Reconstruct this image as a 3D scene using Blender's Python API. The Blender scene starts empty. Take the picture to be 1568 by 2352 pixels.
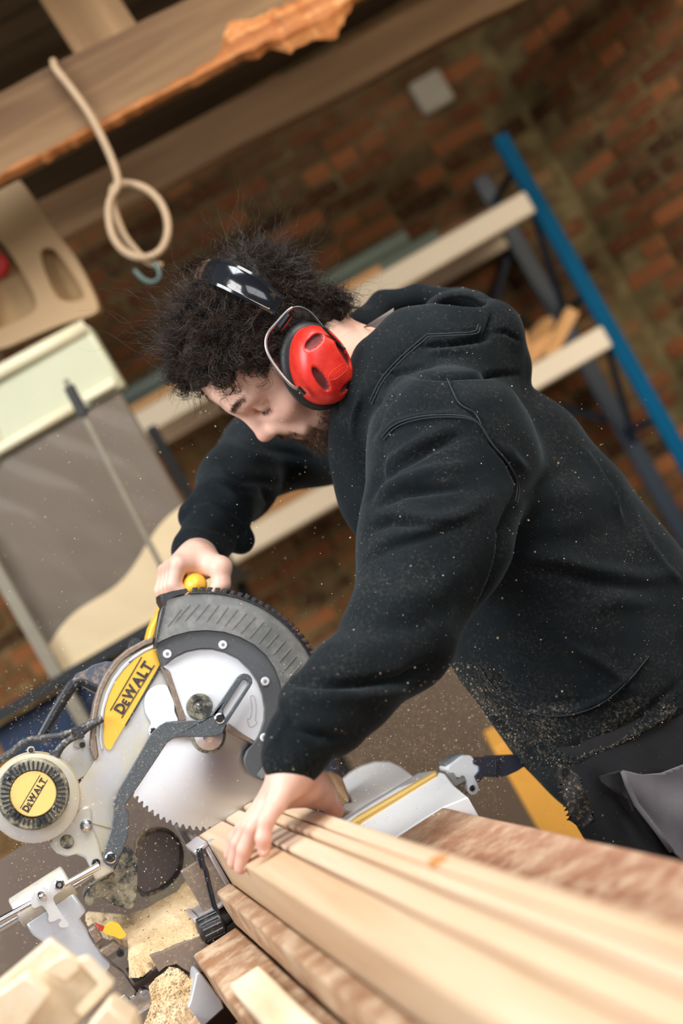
import bpy, bmesh, math, random, time
import numpy as np
from mathutils import Vector, Matrix
from mathutils.geometry import tessellate_polygon
random.seed(7); rng = np.random.default_rng(7)
SC = bpy.context.scene; COL = SC.collection
# ---------------------------------------------------------------- camera
F = 3267.0; H = 1.34; ROLL = math.radians(29.75)
cr, sr = math.cos(ROLL), math.sin(ROLL)
cam_d = bpy.data.cameras.new('camera'); cam = bpy.data.objects.new('camera', cam_d); COL.objects.link(cam)
cam.matrix_world = Matrix(((cr, sr, 0, 0), (0, 0, -1, 0), (-sr, cr, 0, H), (0, 0, 0, 1)))
cam_d.sensor_fit = 'VERTICAL'; cam_d.sensor_height = 36.0; cam_d.sensor_width = 24.0
cam_d.lens = 36.0 * F / 2352.0; cam_d.clip_start = 0.05; cam_d.clip_end = 60
cam_d.dof.use_dof = True; cam_d.dof.focus_distance = 1.81; cam_d.dof.aperture_fstop = 2.4
SC.camera = cam
# ---------------------------------------------------------------- world, lights, exposure
SC.view_settings.view_transform = 'Standard'; SC.view_settings.look = 'None'
SC.view_settings.gamma = 1.0; SC.view_settings.use_curve_mapping = False
SC.view_settings.exposure = 0.40
W = bpy.data.worlds.new('world'); SC.world = W; W.use_nodes = True
W.node_tree.nodes['Background'].inputs[0].default_value = (0.75, 0.86, 1.0, 1)
W.node_tree.nodes['Background'].inputs[1].default_value = 0.065
def area(name, loc, target, size, power, color, sy=None):
    l = bpy.data.lights.new(name, 'AREA'); l.shape = 'RECTANGLE'; l.size = size; l.size_y = sy or size
    l.energy = power; l.color = color
    o = bpy.data.objects.new(name, l); COL.objects.link(o); o.location = loc
    o.rotation_euler = (Vector(target) - Vector(loc)).to_track_quat('-Z', 'Y').to_euler()
    return o
area('skylight', (0.9, 0.7, 3.6), (0.0, 1.8, 1.1), 2.0, 80, (1.0, 0.98, 0.95), 1.4)
area('window_daylight', (-2.1, 0.5, 3.1), (-0.1, 2.1, 1.0), 1.6, 92, (0.93, 0.97, 1.0), 1.6)
area('added_front_light', (1.5, -2.5, 2.25), (-0.1, 2.2, 1.1), 2.0, 46, (0.97, 0.98, 1.0), 2.4)  # unseen light added behind the camera for the blade and plate highlight
area('added_right_wall_light', (2.1, 1.6, 2.5), (2.0, 4.3, 2.0), 1.2, 48, (1.0, 0.84, 0.62), 1.2)  # unseen warm light added to brighten the right brick wall
area('added_low_wall_light', (-2.2, 3.7, 0.7), (0.0, 5.0, 0.95), 0.8, 26, (1.0, 0.86, 0.70), 0.8)  # unseen low light added to lift the bricks under the second shelf
# ---------------------------------------------------------------- pixel helpers (1568 x 2352 frame)
def ru(px, py):
    x, y = px - 784, py - 1176
    return (x * cr - y * sr) / F, -(x * sr + y * cr) / F
def P(px, py, d):
    r, u = ru(px, py); return np.array((r * d, d, H + u * d))
DB = 1.95; YA = math.radians(15.6)
Dv = np.array((-math.sin(YA), math.cos(YA), 0)); Tv = np.array((math.cos(YA), math.sin(YA), 0)); Zv = np.array((0, 0, 1.0))
O = P(475, 1690, DB)
def W3(s, t, z): return O + Dv * s + Tv * t + Zv * z
def onS(px, py, s=0.0):
    r, u = ru(px, py); k = (s + O @ Dv) / (r * Dv[0] + Dv[1]); return P(px, py, k)
def onT(px, py, t=0.0):
    r, u = ru(px, py); k = (t + O @ Tv) / (r * Tv[0] + Tv[1]); return P(px, py, k)
def onZ(px, py, zrel):
    r, u = ru(px, py); return P(px, py, (O[2] + zrel - H) / u)
def st(p):
    q = np.asarray(p) - O; return np.array((q @ Dv, q @ Tv, q[2]))
ZT = -0.208   # saw table level relative to the arbor
# ---------------------------------------------------------------- materials
def new_mat(name):
    m = bpy.data.materials.new(name); m.use_nodes = True
    nt = m.node_tree; return m, nt, nt.nodes, nt.links, nt.nodes['Principled BSDF']
def setp(b, **k):
    for n, v in k.items():
        n = {'rough': 'Roughness', 'metal': 'Metallic', 'spec': 'Specular IOR Level', 'coat': 'Coat Weight', 'sheen': 'Sheen Weight',
             'trans': 'Transmission Weight', 'alpha': 'Alpha', 'ior': 'IOR', 'sss': 'Subsurface Weight', 'aniso': 'Anisotropic'}[n]
        b.inputs[n].default_value = v
def ramp(N, stops):
    r = N.new('ShaderNodeValToRGB'); e = r.color_ramp.elements
    while len(e) < len(stops): e.new(0.5)
    for i, (p, c) in enumerate(stops): e[i].position = p; e[i].color = (*c, 1) if len(c) == 3 else c
    return r
def coords(N, L, scale=(1, 1, 1), rot=(0, 0, 0)):
    t = N.new('ShaderNodeTexCoord'); mp = N.new('ShaderNodeMapping')
    mp.inputs['Scale'].default_value = scale; mp.inputs['Rotation'].default_value = rot
    L.new(t.outputs['Object'], mp.inputs[0]); return mp.outputs[0]
def noise(N, L, co, scale, detail=4, rough=0.6, dist=0):
    n = N.new('ShaderNodeTexNoise'); n.inputs['Scale'].default_value = scale; n.inputs['Detail'].default_value = detail
    n.inputs['Roughness'].default_value = rough; n.inputs['Distortion'].default_value = dist
    if co is not None: L.new(co, n.inputs['Vector'])
    return n.outputs['Fac']
def mixc(N, L, fac, a, b, blend='MIX'):
    m = N.new('ShaderNodeMix'); m.data_type = 'RGBA'; m.blend_type = blend
    if isinstance(fac, (int, float)): m.inputs[0].default_value = fac
    else: L.new(fac, m.inputs[0])
    for v, i in ((a, 6), (b, 7)):
        if isinstance(v, tuple): m.inputs[i].default_value = (*v, 1) if len(v) == 3 else v
        else: L.new(v, m.inputs[i])
    return m.outputs[2]
def bump(N, L, h, b, strength=0.3, dist=0.002):
    n = N.new('ShaderNodeBump'); n.inputs['Strength'].default_value = strength; n.inputs['Distance'].default_value = dist
    L.new(h, n.inputs['Height']); L.new(n.outputs[0], b.inputs['Normal'])
def thr(N, L, v, lo, hi):
    r = N.new('ShaderNodeMapRange'); r.inputs[1].default_value = lo; r.inputs[2].default_value = hi; L.new(v, r.inputs[0]); return r.outputs[0]
DUST = (0.62, 0.43, 0.22)
def plain(name, col, rough=0.5, metal=0.0, var=0.12, scale=30, dust=0.0, dustscale=60, bmp=0.0, dustcol=DUST, dlo=0.52, dhi=0.62, **k):
    m, nt, N, L, b = new_mat(name); setp(b, rough=rough, metal=metal, **k)
    co = coords(N, L); n = noise(N, L, co, scale)
    c = mixc(N, L, n, tuple(x * (1 - var) for x in col), tuple(min(1, x * (1 + var)) for x in col))
    if dust:
        d = thr(N, L, noise(N, L, co, dustscale, 6, 0.75), dlo, dhi)
        d2 = N.new('ShaderNodeMath'); d2.operation = 'MULTIPLY'; d2.inputs[1].default_value = dust; L.new(d, d2.inputs[0])
        c = mixc(N, L, d2.outputs[0], c, dustcol)
        if metal > 0:
            mm = N.new('ShaderNodeMath'); mm.operation = 'MULTIPLY_ADD'; mm.inputs[1].default_value = -metal; mm.inputs[2].default_value = metal
            L.new(d2.outputs[0], mm.inputs[0]); L.new(mm.outputs[0], b.inputs['Metallic'])
    L.new(c, b.inputs['Base Color'])
    if bmp: bump(N, L, noise(N, L, co, scale * 6, 3), b, bmp, 0.001)
    return m
def wood(name, c1, c2, c3, axis, rough=0.6, gscale=18, stretch=0.05, stain=0.0, staincol=(0.25, 0.07, 0.03), dust=0.0, knots=False):
    """axis: world direction of the grain"""
    m, nt, N, L, b = new_mat(name); setp(b, rough=rough, spec=0.3)
    ang = math.atan2(axis[1], axis[0])
    if abs(axis[2]) > 0.7: co = coords(N, L, (1, 1, stretch))
    else:
        t = N.new('ShaderNodeTexCoord'); mp = N.new('ShaderNodeMapping'); mp.vector_type = 'TEXTURE'
        mp.inputs['Rotation'].default_value = (0, 0, ang); mp.inputs['Scale'].default_value = (1 / stretch, 1, 1)
        L.new(t.outputs['Object'], mp.inputs[0]); co = mp.outputs[0]
    oi = N.new('ShaderNodeObjectInfo'); ad = N.new('ShaderNodeVectorMath'); ad.operation = 'ADD'
    L.new(co, ad.inputs[0]); cb = N.new('ShaderNodeCombineXYZ'); mu = N.new('ShaderNodeMath'); mu.operation = 'MULTIPLY'; mu.inputs[1].default_value = 9
    L.new(oi.outputs['Random'], mu.inputs[0]); L.new(mu.outputs[0], cb.inputs[0]); L.new(mu.outputs[0], cb.inputs[2]); L.new(cb.outputs[0], ad.inputs[1]); co = ad.outputs[0]
    n = noise(N, L, co, gscale, 5, 0.6, 0.6); n2 = noise(N, L, co, gscale * 5, 3, 0.7)
    r = ramp(N, [(0.3, c1), (0.5, c2), (0.7, c3)]); L.new(n, r.inputs[0])
    c = mixc(N, L, thr(N, L, n2, 0.35, 0.75), r.outputs[0], tuple(x * 0.8 for x in c2), 'MIX')
    c = mixc(N, L, 0.45, r.outputs[0], c)
    oco = coords(N, L)
    if stain:
        f = thr(N, L, noise(N, L, co, 5, 3, 0.5, 1.0), 0.56, 0.66); s2 = N.new('ShaderNodeMath'); s2.operation = 'MULTIPLY'; s2.inputs[1].default_value = stain; L.new(f, s2.inputs[0])
        c = mixc(N, L, s2.outputs[0], c, staincol)
    if dust:
        f = thr(N, L, noise(N, L, oco, 24, 8, 0.75), 0.44, 0.62); s2 = N.new('ShaderNodeMath'); s2.operation = 'MULTIPLY'; s2.inputs[1].default_value = dust; L.new(f, s2.inputs[0])
        c = mixc(N, L, s2.outputs[0], c, (0.72, 0.55, 0.38))
    L.new(c, b.inputs['Base Color']); bump(N, L, n2, b, 0.25, 0.0012)
    return m
# ---------------------------------------------------------------- object helpers
def tag(o, label=None, cat=None, group=None, kind=None):
    if label: o['label'] = label
    if cat: o['category'] = cat
    if group: o['group'] = group
    if kind: o['kind'] = kind
    return o
def root(name, loc, label, cat, group=None):
    o = bpy.data.objects.new(name, None); COL.objects.link(o); o.location = tuple(loc); o.empty_display_size = 0.05
    return tag(o, label, cat, group)
def wloc(o):
    v = np.zeros(3)
    while o is not None: v = v + np.array(o.location); o = o.parent
    return v
def mk(name, verts, faces, mat, parent=None, smooth=False, loc=None, bev=0.0, segs=1, label=None):
    """verts in world coordinates; the object's origin is at loc (or at its parent's origin)"""
    verts = np.asarray(verts, float).reshape(-1, 3)
    pw = wloc(parent) if parent is not None else np.zeros(3)
    base = pw if loc is None else np.array(loc, float)
    me = bpy.data.meshes.new(name); me.from_pydata((verts - base).tolist(), [], [tuple(int(i) for i in f) for f in faces]); me.update()
    o = bpy.data.objects.new(name, me); COL.objects.link(o)
    if parent is not None: o.parent = parent
    o.location = tuple(base - pw)
    if mat is not None: me.materials.append(mat)
    if smooth: me.shade_smooth()
    if bev:
        md = o.modifiers.new('b', 'BEVEL'); md.width = bev; md.segments = segs; md.limit_method = 'ANGLE'; md.angle_limit = math.radians(35)
    if smooth == 'auto' or bev:
        me.shade_smooth(); 
        try: me.set_sharp_from_angle(angle=math.radians(40))
        except Exception: pass
    if label: o['label'] = label
    return o
class MB:
    """collects world-space geometry"""
    def __init__(s): s.v = []; s.f = []
    def add(s, v, f):
        n = len(s.v); s.v += [tuple(map(float, x)) for x in v]; s.f += [tuple(i + n for i in q) for q in f]; return s
    def box(s, c, half, ax=None):
        ax = ax or (np.array((1, 0, 0)), np.array((0, 1, 0)), np.array((0, 0, 1.)))
        c = np.array(c, float); v = []
        for z in (-1, 1):
            for y in (-1, 1):
                for x in (-1, 1): v.append(c + ax[0] * half[0] * x + ax[1] * half[1] * y + ax[2] * half[2] * z)
        return s.add(v, [(0, 2, 3, 1), (4, 5, 7, 6), (0, 1, 5, 4), (2, 6, 7, 3), (0, 4, 6, 2), (1, 3, 7, 5)])
    def sbox(s, s0, s1, t0, t1, z0, z1):
        return s.box(W3((s0 + s1) / 2, (t0 + t1) / 2, (z0 + z1) / 2), (abs(s1 - s0) / 2, abs(t1 - t0) / 2, abs(z1 - z0) / 2), (Dv, Tv, Zv))
    def tube(s, pts, r, n=10, cap=True, closed=False, flat=None):
        pts = [np.array(p, float) for p in pts]; m = len(pts)
        rr = r if hasattr(r, '__len__') else [r] * m
        up = None; rings = []
        for i, p in enumerate(pts):
            a = pts[(i - 1) % m] if (i or closed) else p; b = pts[(i + 1) % m] if (i < m - 1 or closed) else p
            t = b - a; t /= np.linalg.norm(t) + 1e-12
            if up is None: up = np.cross(t, (0.13, 0.2, 1.0) if abs(t[2]) < 0.9 else (1, 0, 0)); 
            up = up - t * (up @ t); up /= np.linalg.norm(up) + 1e-12
            w = np.cross(t, up)
            rings.append([p + (up * math.cos(2 * math.pi * k / n) + w * math.sin(2 * math.pi * k / n)) * rr[i] for k in range(n)])
        v = [x for R in rings for x in R]; f = []
        for i in range(m if closed else m - 1):
            for k in range(n):
                j = (i + 1) % m; f.append((i * n + k, i * n + (k + 1) % n, j * n + (k + 1) % n, j * n + k))
        if cap and not closed: f.append(tuple(range(n - 1, -1, -1))); f.append(tuple((m - 1) * n + k for k in range(n)))
        return s.add(v, f)
    def cyl(s, a, b, r, n=24, r2=None): return s.tube([a, b], [r, r if r2 is None else r2], n)
    def lathe(s, c, axis, prof, n=40, ref=None):
        """prof: (radius, height along axis)"""
        axis = np.array(axis, float); axis /= np.linalg.norm(axis); ref = np.array((0, 0, 1.) if abs(axis[2]) < 0.9 else (1., 0, 0)) if ref is None else ref
        x = np.cross(ref, axis); x /= np.linalg.norm(x); y = np.cross(axis, x); v = []; f = []; m = len(prof)
        for (r, h) in prof:
            for k in range(n):
                a = 2 * math.pi * k / n; v.append(np.array(c) + axis * h + (x * math.cos(a) + y * math.sin(a)) * r)
        for i in range(m - 1):
            for k in range(n): f.append((i * n + k, i * n + (k + 1) % n, (i + 1) * n + (k + 1) % n, (i + 1) * n + k))
        if prof[0][0] > 1e-6: f.append(tuple(range(n - 1, -1, -1)))
        if prof[-1][0] > 1e-6: f.append(tuple((m - 1) * n + k for k in range(n)))
        return s.add(v, f)
    def plate(s, outer, depth, direction, holes=()):
        """outer: closed world-space polygon on the near face; extruded by depth along direction"""
        loops = [[np.array(p, float) for p in outer]] + [[np.array(p, float) for p in h] for h in holes]
        tris = tessellate_polygon([[Vector(p) for p in l] for l in loops])
        flat = [p for l in loops for p in l]; n = len(flat); d = np.array(direction, float) * depth
        v = flat + [p + d for p in flat]; f = []
        for t in tris:
            a, b, c = (flat[i] for i in t); nn = np.cross(b - a, c - a)
            t = tuple(t) if nn @ np.array(direction) < 0 else tuple(reversed(t))
            f.append(t); f.append(tuple(i + n for i in reversed(t)))
        k0 = 0
        for l in loops:
            m = len(l)
            for i in range(m): j = (i + 1) % m; f.append((k0 + i, k0 + j, k0 + j + n, k0 + i + n))
            k0 += m
        return s.add(v, f)
    def build(s, name, mat, parent=None, **k):
        o = mk(name, s.v, s.f, mat, parent, **k)
        bm = bmesh.new(); bm.from_mesh(o.data); bmesh.ops.recalc_face_normals(bm, faces=bm.faces); bm.to_mesh(o.data); bm.free()
        return o
def smoothpoly(pts, it=2, closed=True):
    """Chaikin corner rounding"""
    p = [np.array(q, float) for q in pts]
    for _ in range(it):
        q = []; n = len(p)
        for i in range(n if closed else n - 1):
            a, b = p[i], p[(i + 1) % n]; q += [a * .75 + b * .25, a * .25 + b * .75]
        if not closed: q = [p[0]] + q + [p[-1]]
        p = q
    return p
def splpath(pts, n=40):
    """Catmull-Rom through the points"""
    p = [np.array(q, float) for q in pts]; p = [2 * p[0] - p[1]] + p + [2 * p[-1] - p[-2]]; out = []; m = len(p) - 3
    for i in range(m):
        a, b, c, d = p[i:i + 4]; k = max(2, n // m)
        for j in range(k):
            t = j / k; out.append(.5 * (2 * b + (c - a) * t + (2 * a - 5 * b + 4 * c - d) * t * t + (3 * b - a - 3 * c + d) * t ** 3))
    out.append(p[-2]); return out
def crop(ox, oy, k): return lambda pts: [(ox + x * k, oy + y * k) for x, y in pts]
def arc2(cx, cy, r, a0, a1, n=24): return [(cx + r * math.cos(math.radians(a0 + (a1 - a0) * i / n)), cy + r * math.sin(math.radians(a0 + (a1 - a0) * i / n))) for i in range(n + 1)]
# ---------------------------------------------------------------- signed-distance modelling (bodies, clothes)
def nrm(v): v = np.array(v, float); return v / np.linalg.norm(v)
class SDF:
    def __init__(s): s.g = [[]]; s.gk = [0.0]
    def group(s, k): s.g.append([]); s.gk.append(k); return s
    def _a(s, fn, c, r, k, op): s.g[-1].append((fn, np.array(c, float), r, k, op)); return s
    def cone(s, a, b, ra, rb, k=0.01, op=1, n=None, f=1.0):
        a, b = np.array(a, float), np.array(b, float); ba = b - a; L2 = ba @ ba + 1e-12
        nn = None if n is None else nrm(n)
        def fn(p):
            q = p - a; h = np.clip(q @ ba / L2, 0, 1); q = q - h[:, None] * ba; l2 = (q * q).sum(1)
            if nn is not None: l2 = l2 + (f * f - 1) * (q @ nn) ** 2
            return np.sqrt(l2) - (ra + (rb - ra) * h)
        return s._a(fn, (a + b) / 2, math.sqrt(L2) / 2 + max(ra, rb) * max(1, 1 / f), k, op)
    def chain(s, pts, rad, k=0.01, n=None, f=1.0, op=1):
        for i in range(len(pts) - 1): s.cone(pts[i], pts[i + 1], rad[i], rad[i + 1], k if i else k, op, n, f)
        return s
    def ell(s, c, r, R=None, k=0.01, op=1):
        c = np.array(c, float); r = np.array(r, float); R = np.eye(3) if R is None else np.array(R)   # rows = local axes
        def fn(p):
            q = (p - c) @ R.T; k0 = np.linalg.norm(q / r, axis=1) + 1e-9; k1 = np.linalg.norm(q / (r * r), axis=1) + 1e-9
            return k0 * (k0 - 1) / k1
        return s._a(fn, c, r.max(), k, op)
    def box(s, c, h, R=None, r=0.005, k=0.01, op=1):
        c = np.array(c, float); h = np.array(h, float) - r; R = np.eye(3) if R is None else np.array(R)
        def fn(p):
            q = np.abs((p - c) @ R.T) - h
            return np.linalg.norm(np.maximum(q, 0), axis=1) + np.minimum(q.max(1), 0) - r
        return s._a(fn, c, np.linalg.norm(h) + r, k, op)
    def plane(s, c, n, k=0.005):
        """cuts away the side the normal points to"""
        c = np.array(c, float); n = nrm(n)
        return s._a(lambda p: -((p - c) @ n), c, 1e9, k, -1)
    def ev(s, p, act=None):
        tot = None
        for gi, g in enumerate(s.g):
            d = None
            for pi, (fn, c, r, k, op) in enumerate(g):
                if act is not None and (gi, pi) not in act: continue
                v = fn(p)
                if d is None:
                    if op < 0: continue
                    d = v; continue
                if op > 0: h = np.maximum(k - np.abs(d - v), 0) / k; d = np.minimum(d, v) - h * h * k * .25
                else: v = -v; h = np.maximum(k - np.abs(d - v), 0) / k; d = np.maximum(d, v) + h * h * k * .25
            if d is None: continue
            if tot is None: tot = d
            else: k = s.gk[gi]; h = np.maximum(k - np.abs(tot - d), 0) / k; tot = np.minimum(tot, d) - h * h * k * .25
        return tot if tot is not None else np.full(len(p), 1e3)
    def mesh(s, h, B=12):
        pr = [(gi, pi, q) for gi, g in enumerate(s.g) for pi, q in enumerate(g)]
        fin = [q for _, _, q in pr if q[4] > 0]
        lo = np.min([q[1] - q[2] for q in fin], 0) - 3 * h; hi = np.max([q[1] + q[2] for q in fin], 0) + 3 * h
        nb = np.ceil((hi - lo) / (B * h)).astype(int); bw = B * h; R = bw * .87
        ii = np.stack(np.meshgrid(*[np.arange(n) for n in nb], indexing='ij'), -1).reshape(-1, 3)
        cen = lo + (ii + .5) * bw; d = s.ev(cen); keep = np.abs(d) < R * 1.9 + h; ii, cen = ii[keep], cen[keep]
        DC = np.array([q[0](cen) for _, _, q in pr])
        g1 = np.arange(B + 1); loc = np.stack(np.meshgrid(g1, g1, g1, indexing='ij'), -1).reshape(-1, 3)
        M = 1 << 20; key = lambda a: (a[:, 0].astype(np.int64) * M + a[:, 1]) * M + a[:, 2]
        VK, VP, Q = [], [], []
        corners = np.array([(x, y, z) for x in (0, 1) for y in (0, 1) for z in (0, 1)])
        edges = [(a, b) for a in range(8) for b in range(a + 1, 8) if np.abs(corners[a] - corners[b]).sum() == 1]
        for bi in range(len(ii)):
            act = set()
            for j, (gi, pi, q) in enumerate(pr):
                dd = DC[j, bi]
                if q[4] < 0: 
                    if dd < R * 1.9 + q[3] * 1.2 + .004: act.add((gi, pi))
                elif dd < R * 3.6 + q[3] + .01: act.add((gi, pi))
            base = ii[bi] * B; p = lo + (base + loc) * h
            v = s.ev(p, act).reshape(B + 1, B + 1, B + 1); neg = v < 0
            if neg.all() or not neg.any(): continue
            cnt = sum(neg[x:B + x, y:B + y, z:B + z].astype(np.int8) for x, y, z in corners)
            cc = np.argwhere((cnt > 0) & (cnt < 8))
            if len(cc) == 0: continue
            cv = np.stack([v[cc[:, 0] + x, cc[:, 1] + y, cc[:, 2] + z] for x, y, z in corners], 1)
            sm = np.zeros((len(cc), 3)); n = np.zeros(len(cc))
            for a, b in edges:
                va, vb = cv[:, a], cv[:, b]; m = (va < 0) != (vb < 0); t = np.where(m, va / (va - vb + 1e-12), 0)
                pt = corners[a] + t[:, None] * (corners[b] - corners[a]); sm[m] += pt[m]; n[m] += 1
            VK.append(key(cc + base)); VP.append(lo + (cc + base + sm / n[:, None]) * h)
            for ax in range(3):
                sl = [slice(0, B)] * 3; sh = [slice(0, B)] * 3; sh[ax] = slice(1, B + 1)
                a, b = neg[tuple(sl)], neg[tuple(sh)]; e = np.argwhere(a != b)
                if len(e) == 0: continue
                u, w = [(1, 2), (2, 0), (0, 1)][ax]; g = e + base; du = np.zeros(3, int); du[u] = 1; dw = np.zeros(3, int); dw[w] = 1
                q = np.stack([key(g - du - dw), key(g - dw), key(g), key(g - du)], 1)
                fl = ~a[e[:, 0], e[:, 1], e[:, 2]]; q[fl] = q[fl][:, ::-1]; Q.append(q)
        K = np.concatenate(VK); V = np.concatenate(VP); o = np.argsort(K); K = K[o]; V = V[o]
        Q = np.concatenate(Q); ix = np.searchsorted(K, Q); ix = np.minimum(ix, len(K) - 1); ok = (K[ix] == Q).all(1)
        return V, ix[ok]
def npmesh(name, V, Q, mat, parent=None, loc=None):
    pw = wloc(parent) if parent is not None else np.zeros(3); base = pw if loc is None else np.array(loc, float)
    me = bpy.data.meshes.new(name); me.vertices.add(len(V)); me.vertices.foreach_set('co', (V - base).astype(np.float32).ravel())
    k = Q.shape[1]; me.loops.add(Q.size); me.loops.foreach_set('vertex_index', Q.astype(np.int32).ravel())
    me.polygons.add(len(Q)); me.polygons.foreach_set('loop_start', np.arange(0, Q.size, k, dtype=np.int32))
    me.update(calc_edges=True); me.validate(); me.shade_smooth()
    o = bpy.data.objects.new(name, me); COL.objects.link(o)
    if parent is not None: o.parent = parent
    o.location = tuple(base - pw)
    if mat is not None: me.materials.append(mat)
    return o
def vnormals(V, Q):
    a = V[Q[:, 2]] - V[Q[:, 0]]; b = V[Q[:, 3]] - V[Q[:, 1]]; n = np.cross(a, b); N = np.zeros_like(V)
    for i in range(4): np.add.at(N, Q[:, i], n)
    return N / (np.linalg.norm(N, axis=1)[:, None] + 1e-12)
def vcolor(o, vals, name='tint'):
    at = o.data.attributes.new(name, 'FLOAT', 'POINT'); at.data.foreach_set('value', np.asarray(vals, np.float32))
def projpx(V):
    x, y, z = V[:, 0] / V[:, 1] * F, V[:, 1], (V[:, 2] - H) / V[:, 1] * F
    return np.stack((784 + x * cr - z * sr, 1176 - x * sr - z * cr), 1)
def segdist(p, a, b):
    a, b = np.array(a, float), np.array(b, float); ba = b - a; h = np.clip(((p - a) @ ba) / (ba @ ba + 1e-9), 0, 1)
    return np.linalg.norm(p - a - h[:, None] * ba, axis=1), h
def polydist(p, pts):
    d = np.full(len(p), 1e9); s = np.zeros(len(p)); n = len(pts) - 1
    for i in range(n):
        e, h = segdist(p, pts[i], pts[i + 1]); m = e < d; d[m] = e[m]; s[m] = (i + h[m]) / n
    return d, s
# ================================================================ structure: walls, floor, ceiling
def brick_material():
    m, nt, N, L, b = new_mat('old_brick'); setp(b, rough=0.9, spec=0.15)
    oi = N.new('ShaderNodeObjectInfo'); g = N.new('ShaderNodeNewGeometry'); ad = N.new('ShaderNodeMath'); ad.operation = 'ADD'
    L.new(oi.outputs['Random'], ad.inputs[0]); L.new(g.outputs['Random Per Island'], ad.inputs[1])
    fr = N.new('ShaderNodeMath'); fr.operation = 'FRACT'; L.new(ad.outputs[0], fr.inputs[0])
    r = ramp(N, [(0, (0.03, 0.016, 0.009)), (0.2, (0.12, 0.042, 0.018)), (0.45, (0.19, 0.068, 0.028)), (0.62, (0.08, 0.052, 0.024)), (0.8, (0.32, 0.110, 0.042)), (1, (0.05, 0.036, 0.018))])
    L.new(fr.outputs[0], r.inputs[0])
    gp = N.new('ShaderNodeNewGeometry'); n = noise(N, L, gp.outputs['Position'], 3.2, 5, 0.65)
    c = mixc(N, L, thr(N, L, n, 0.52, 0.70), r.outputs[0], (0.17, 0.125, 0.06))
    n2 = noise(N, L, gp.outputs['Position'], 45, 4, 0.7); c = mixc(N, L, thr(N, L, n2, 0.5, 0.75), c, (0.20, 0.12, 0.06))
    L.new(c, b.inputs['Base Color']); bump(N, L, n2, b, 0.6, 0.004); return m
def mortar_material():
    m, nt, N, L, b = new_mat('lime_mortar'); setp(b, rough=0.95, spec=0.1)
    gp = N.new('ShaderNodeNewGeometry'); n = noise(N, L, gp.outputs['Position'], 6, 6, 0.7)
    r = ramp(N, [(0.3, (0.05, 0.04, 0.018)), (0.5, (0.12, 0.092, 0.043)), (0.7, (0.26, 0.20, 0.10))]); L.new(n, r.inputs[0])
    L.new(r.outputs[0], b.inputs['Base Color']); bump(N, L, n, b, 0.5, 0.006); return m
BRICK, MORTAR = brick_material(), mortar_material()
def brick_mesh(l):
    bm = bmesh.new(); bmesh.ops.create_cube(bm, size=1); bmesh.ops.scale(bm, vec=(l, 0.05, 0.056), verts=bm.verts)
    bmesh.ops.bevel(bm, geom=[e for e in bm.edges if all(v.co.y < 0 for v in e.verts)], offset=0.006, segments=1, affect='EDGES')
    me = bpy.data.meshes.new('brick'); bm.to_mesh(me); bm.free(); me.materials.append(BRICK); return me
FULL, HALF = brick_mesh(0.205), brick_mesh(0.10)
def brick_wall(name, a, b, z0, z1, vis, limit=298):
    """a, b: the two ends of the wall face at floor level, seen from the room a is on the left"""
    a, b = np.array((*a, 0.0)), np.array((*b, 0.0)); d = nrm(b - a); n = np.array((d[1], -d[0], 0)); Lw = np.linalg.norm(b - a); ang = math.atan2(d[1], d[0])
    w = MB(); w.box((a + b) / 2 - n * 0.10 + np.array((0, 0, (z0 + z1) / 2)), (Lw / 2, 0.10, (z1 - z0) / 2), (d, n, Zv))
    wall = w.build(name, MORTAR); wall['kind'] = 'structure'
    lst = []
    for i in range(int((z1 - z0) / 0.068)):
        z = z0 + 0.034 + i * 0.068; off = (i % 2) * 0.11; header = (i % 3 == 2)
        step = 0.112 if header else 0.217; k = 0
        while True:
            x = off + step * (k + 0.5); k += 1
            if x + step / 2 > Lw: break
            lst.append((a + d * x + np.array((0, 0, z)), header))
    def score(c):
        q = projpx(c[None])[0]
        return (0 if (-30 < q[0] < 1598 and -30 < q[1] < 2382 and vis(q)) else 1, -rng.random())
    lst.sort(key=lambda t: (score(t[0])[0], t[0][1]))
    rest = MB()
    for i, (c, header) in enumerate(lst):
        pr = rng.uniform(-0.006, 0.004); c = c + n * (pr - 0.017); me = HALF if header else FULL
        if i < limit:
            o = bpy.data.objects.new('brick', me); COL.objects.link(o); o.parent = wall; o.location = tuple(c)
            o.rotation_euler = (0, rng.uniform(-0.012, 0.012), ang + rng.uniform(-0.01, 0.01))
        else:
            rest.box(c, (0.0475 if header else 0.10, 0.024, 0.027), (d, n, Zv))
    if rest.v: o = rest.build('bricks', BRICK, wall); o['kind'] = 'stuff'
    return wall
CX, CY = 1.27, 5.0
ex, ey = 1.27 + 0.64 * 2.4, 5.0 - 0.77 * 2.4
def vb(q):   # where the back wall shows: not behind the man or the boards
    x, y = q
    return not (y > 900 + 0 * x and x > 900 and y > 640 + (x - 1150) * 1.55) and y < 1900
brick_wall('wall_back', (-2.9, CY), (CX, CY), 0.0, 2.8, lambda q: q[0] + 0.55 * q[1] > 700 and vb(q))
brick_wall('wall_right', (CX, CY), (ex, ey), 0.0, 2.8, lambda q: q[0] > 1050 and q[1] < 1500)
brown_plaster = plain('lime_plaster', (0.33, 0.25, 0.15), 0.95, var=0.3, scale=4, bmp=0.4)
o = MB().box((-2.95, 3.6, 1.4), (0.05, 1.4, 1.4)).build('wall_left', brown_plaster); o['kind'] = 'structure'
FLOORM = plain('dusty_concrete', (0.20, 0.16, 0.115), 0.85, var=0.25, scale=3, dust=0.5, dustscale=5, bmp=0.3)
o = MB().box((0, 2.6, -0.03), (3.2, 3.4, 0.03)).build('floor', FLOORM); o['kind'] = 'structure'
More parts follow.
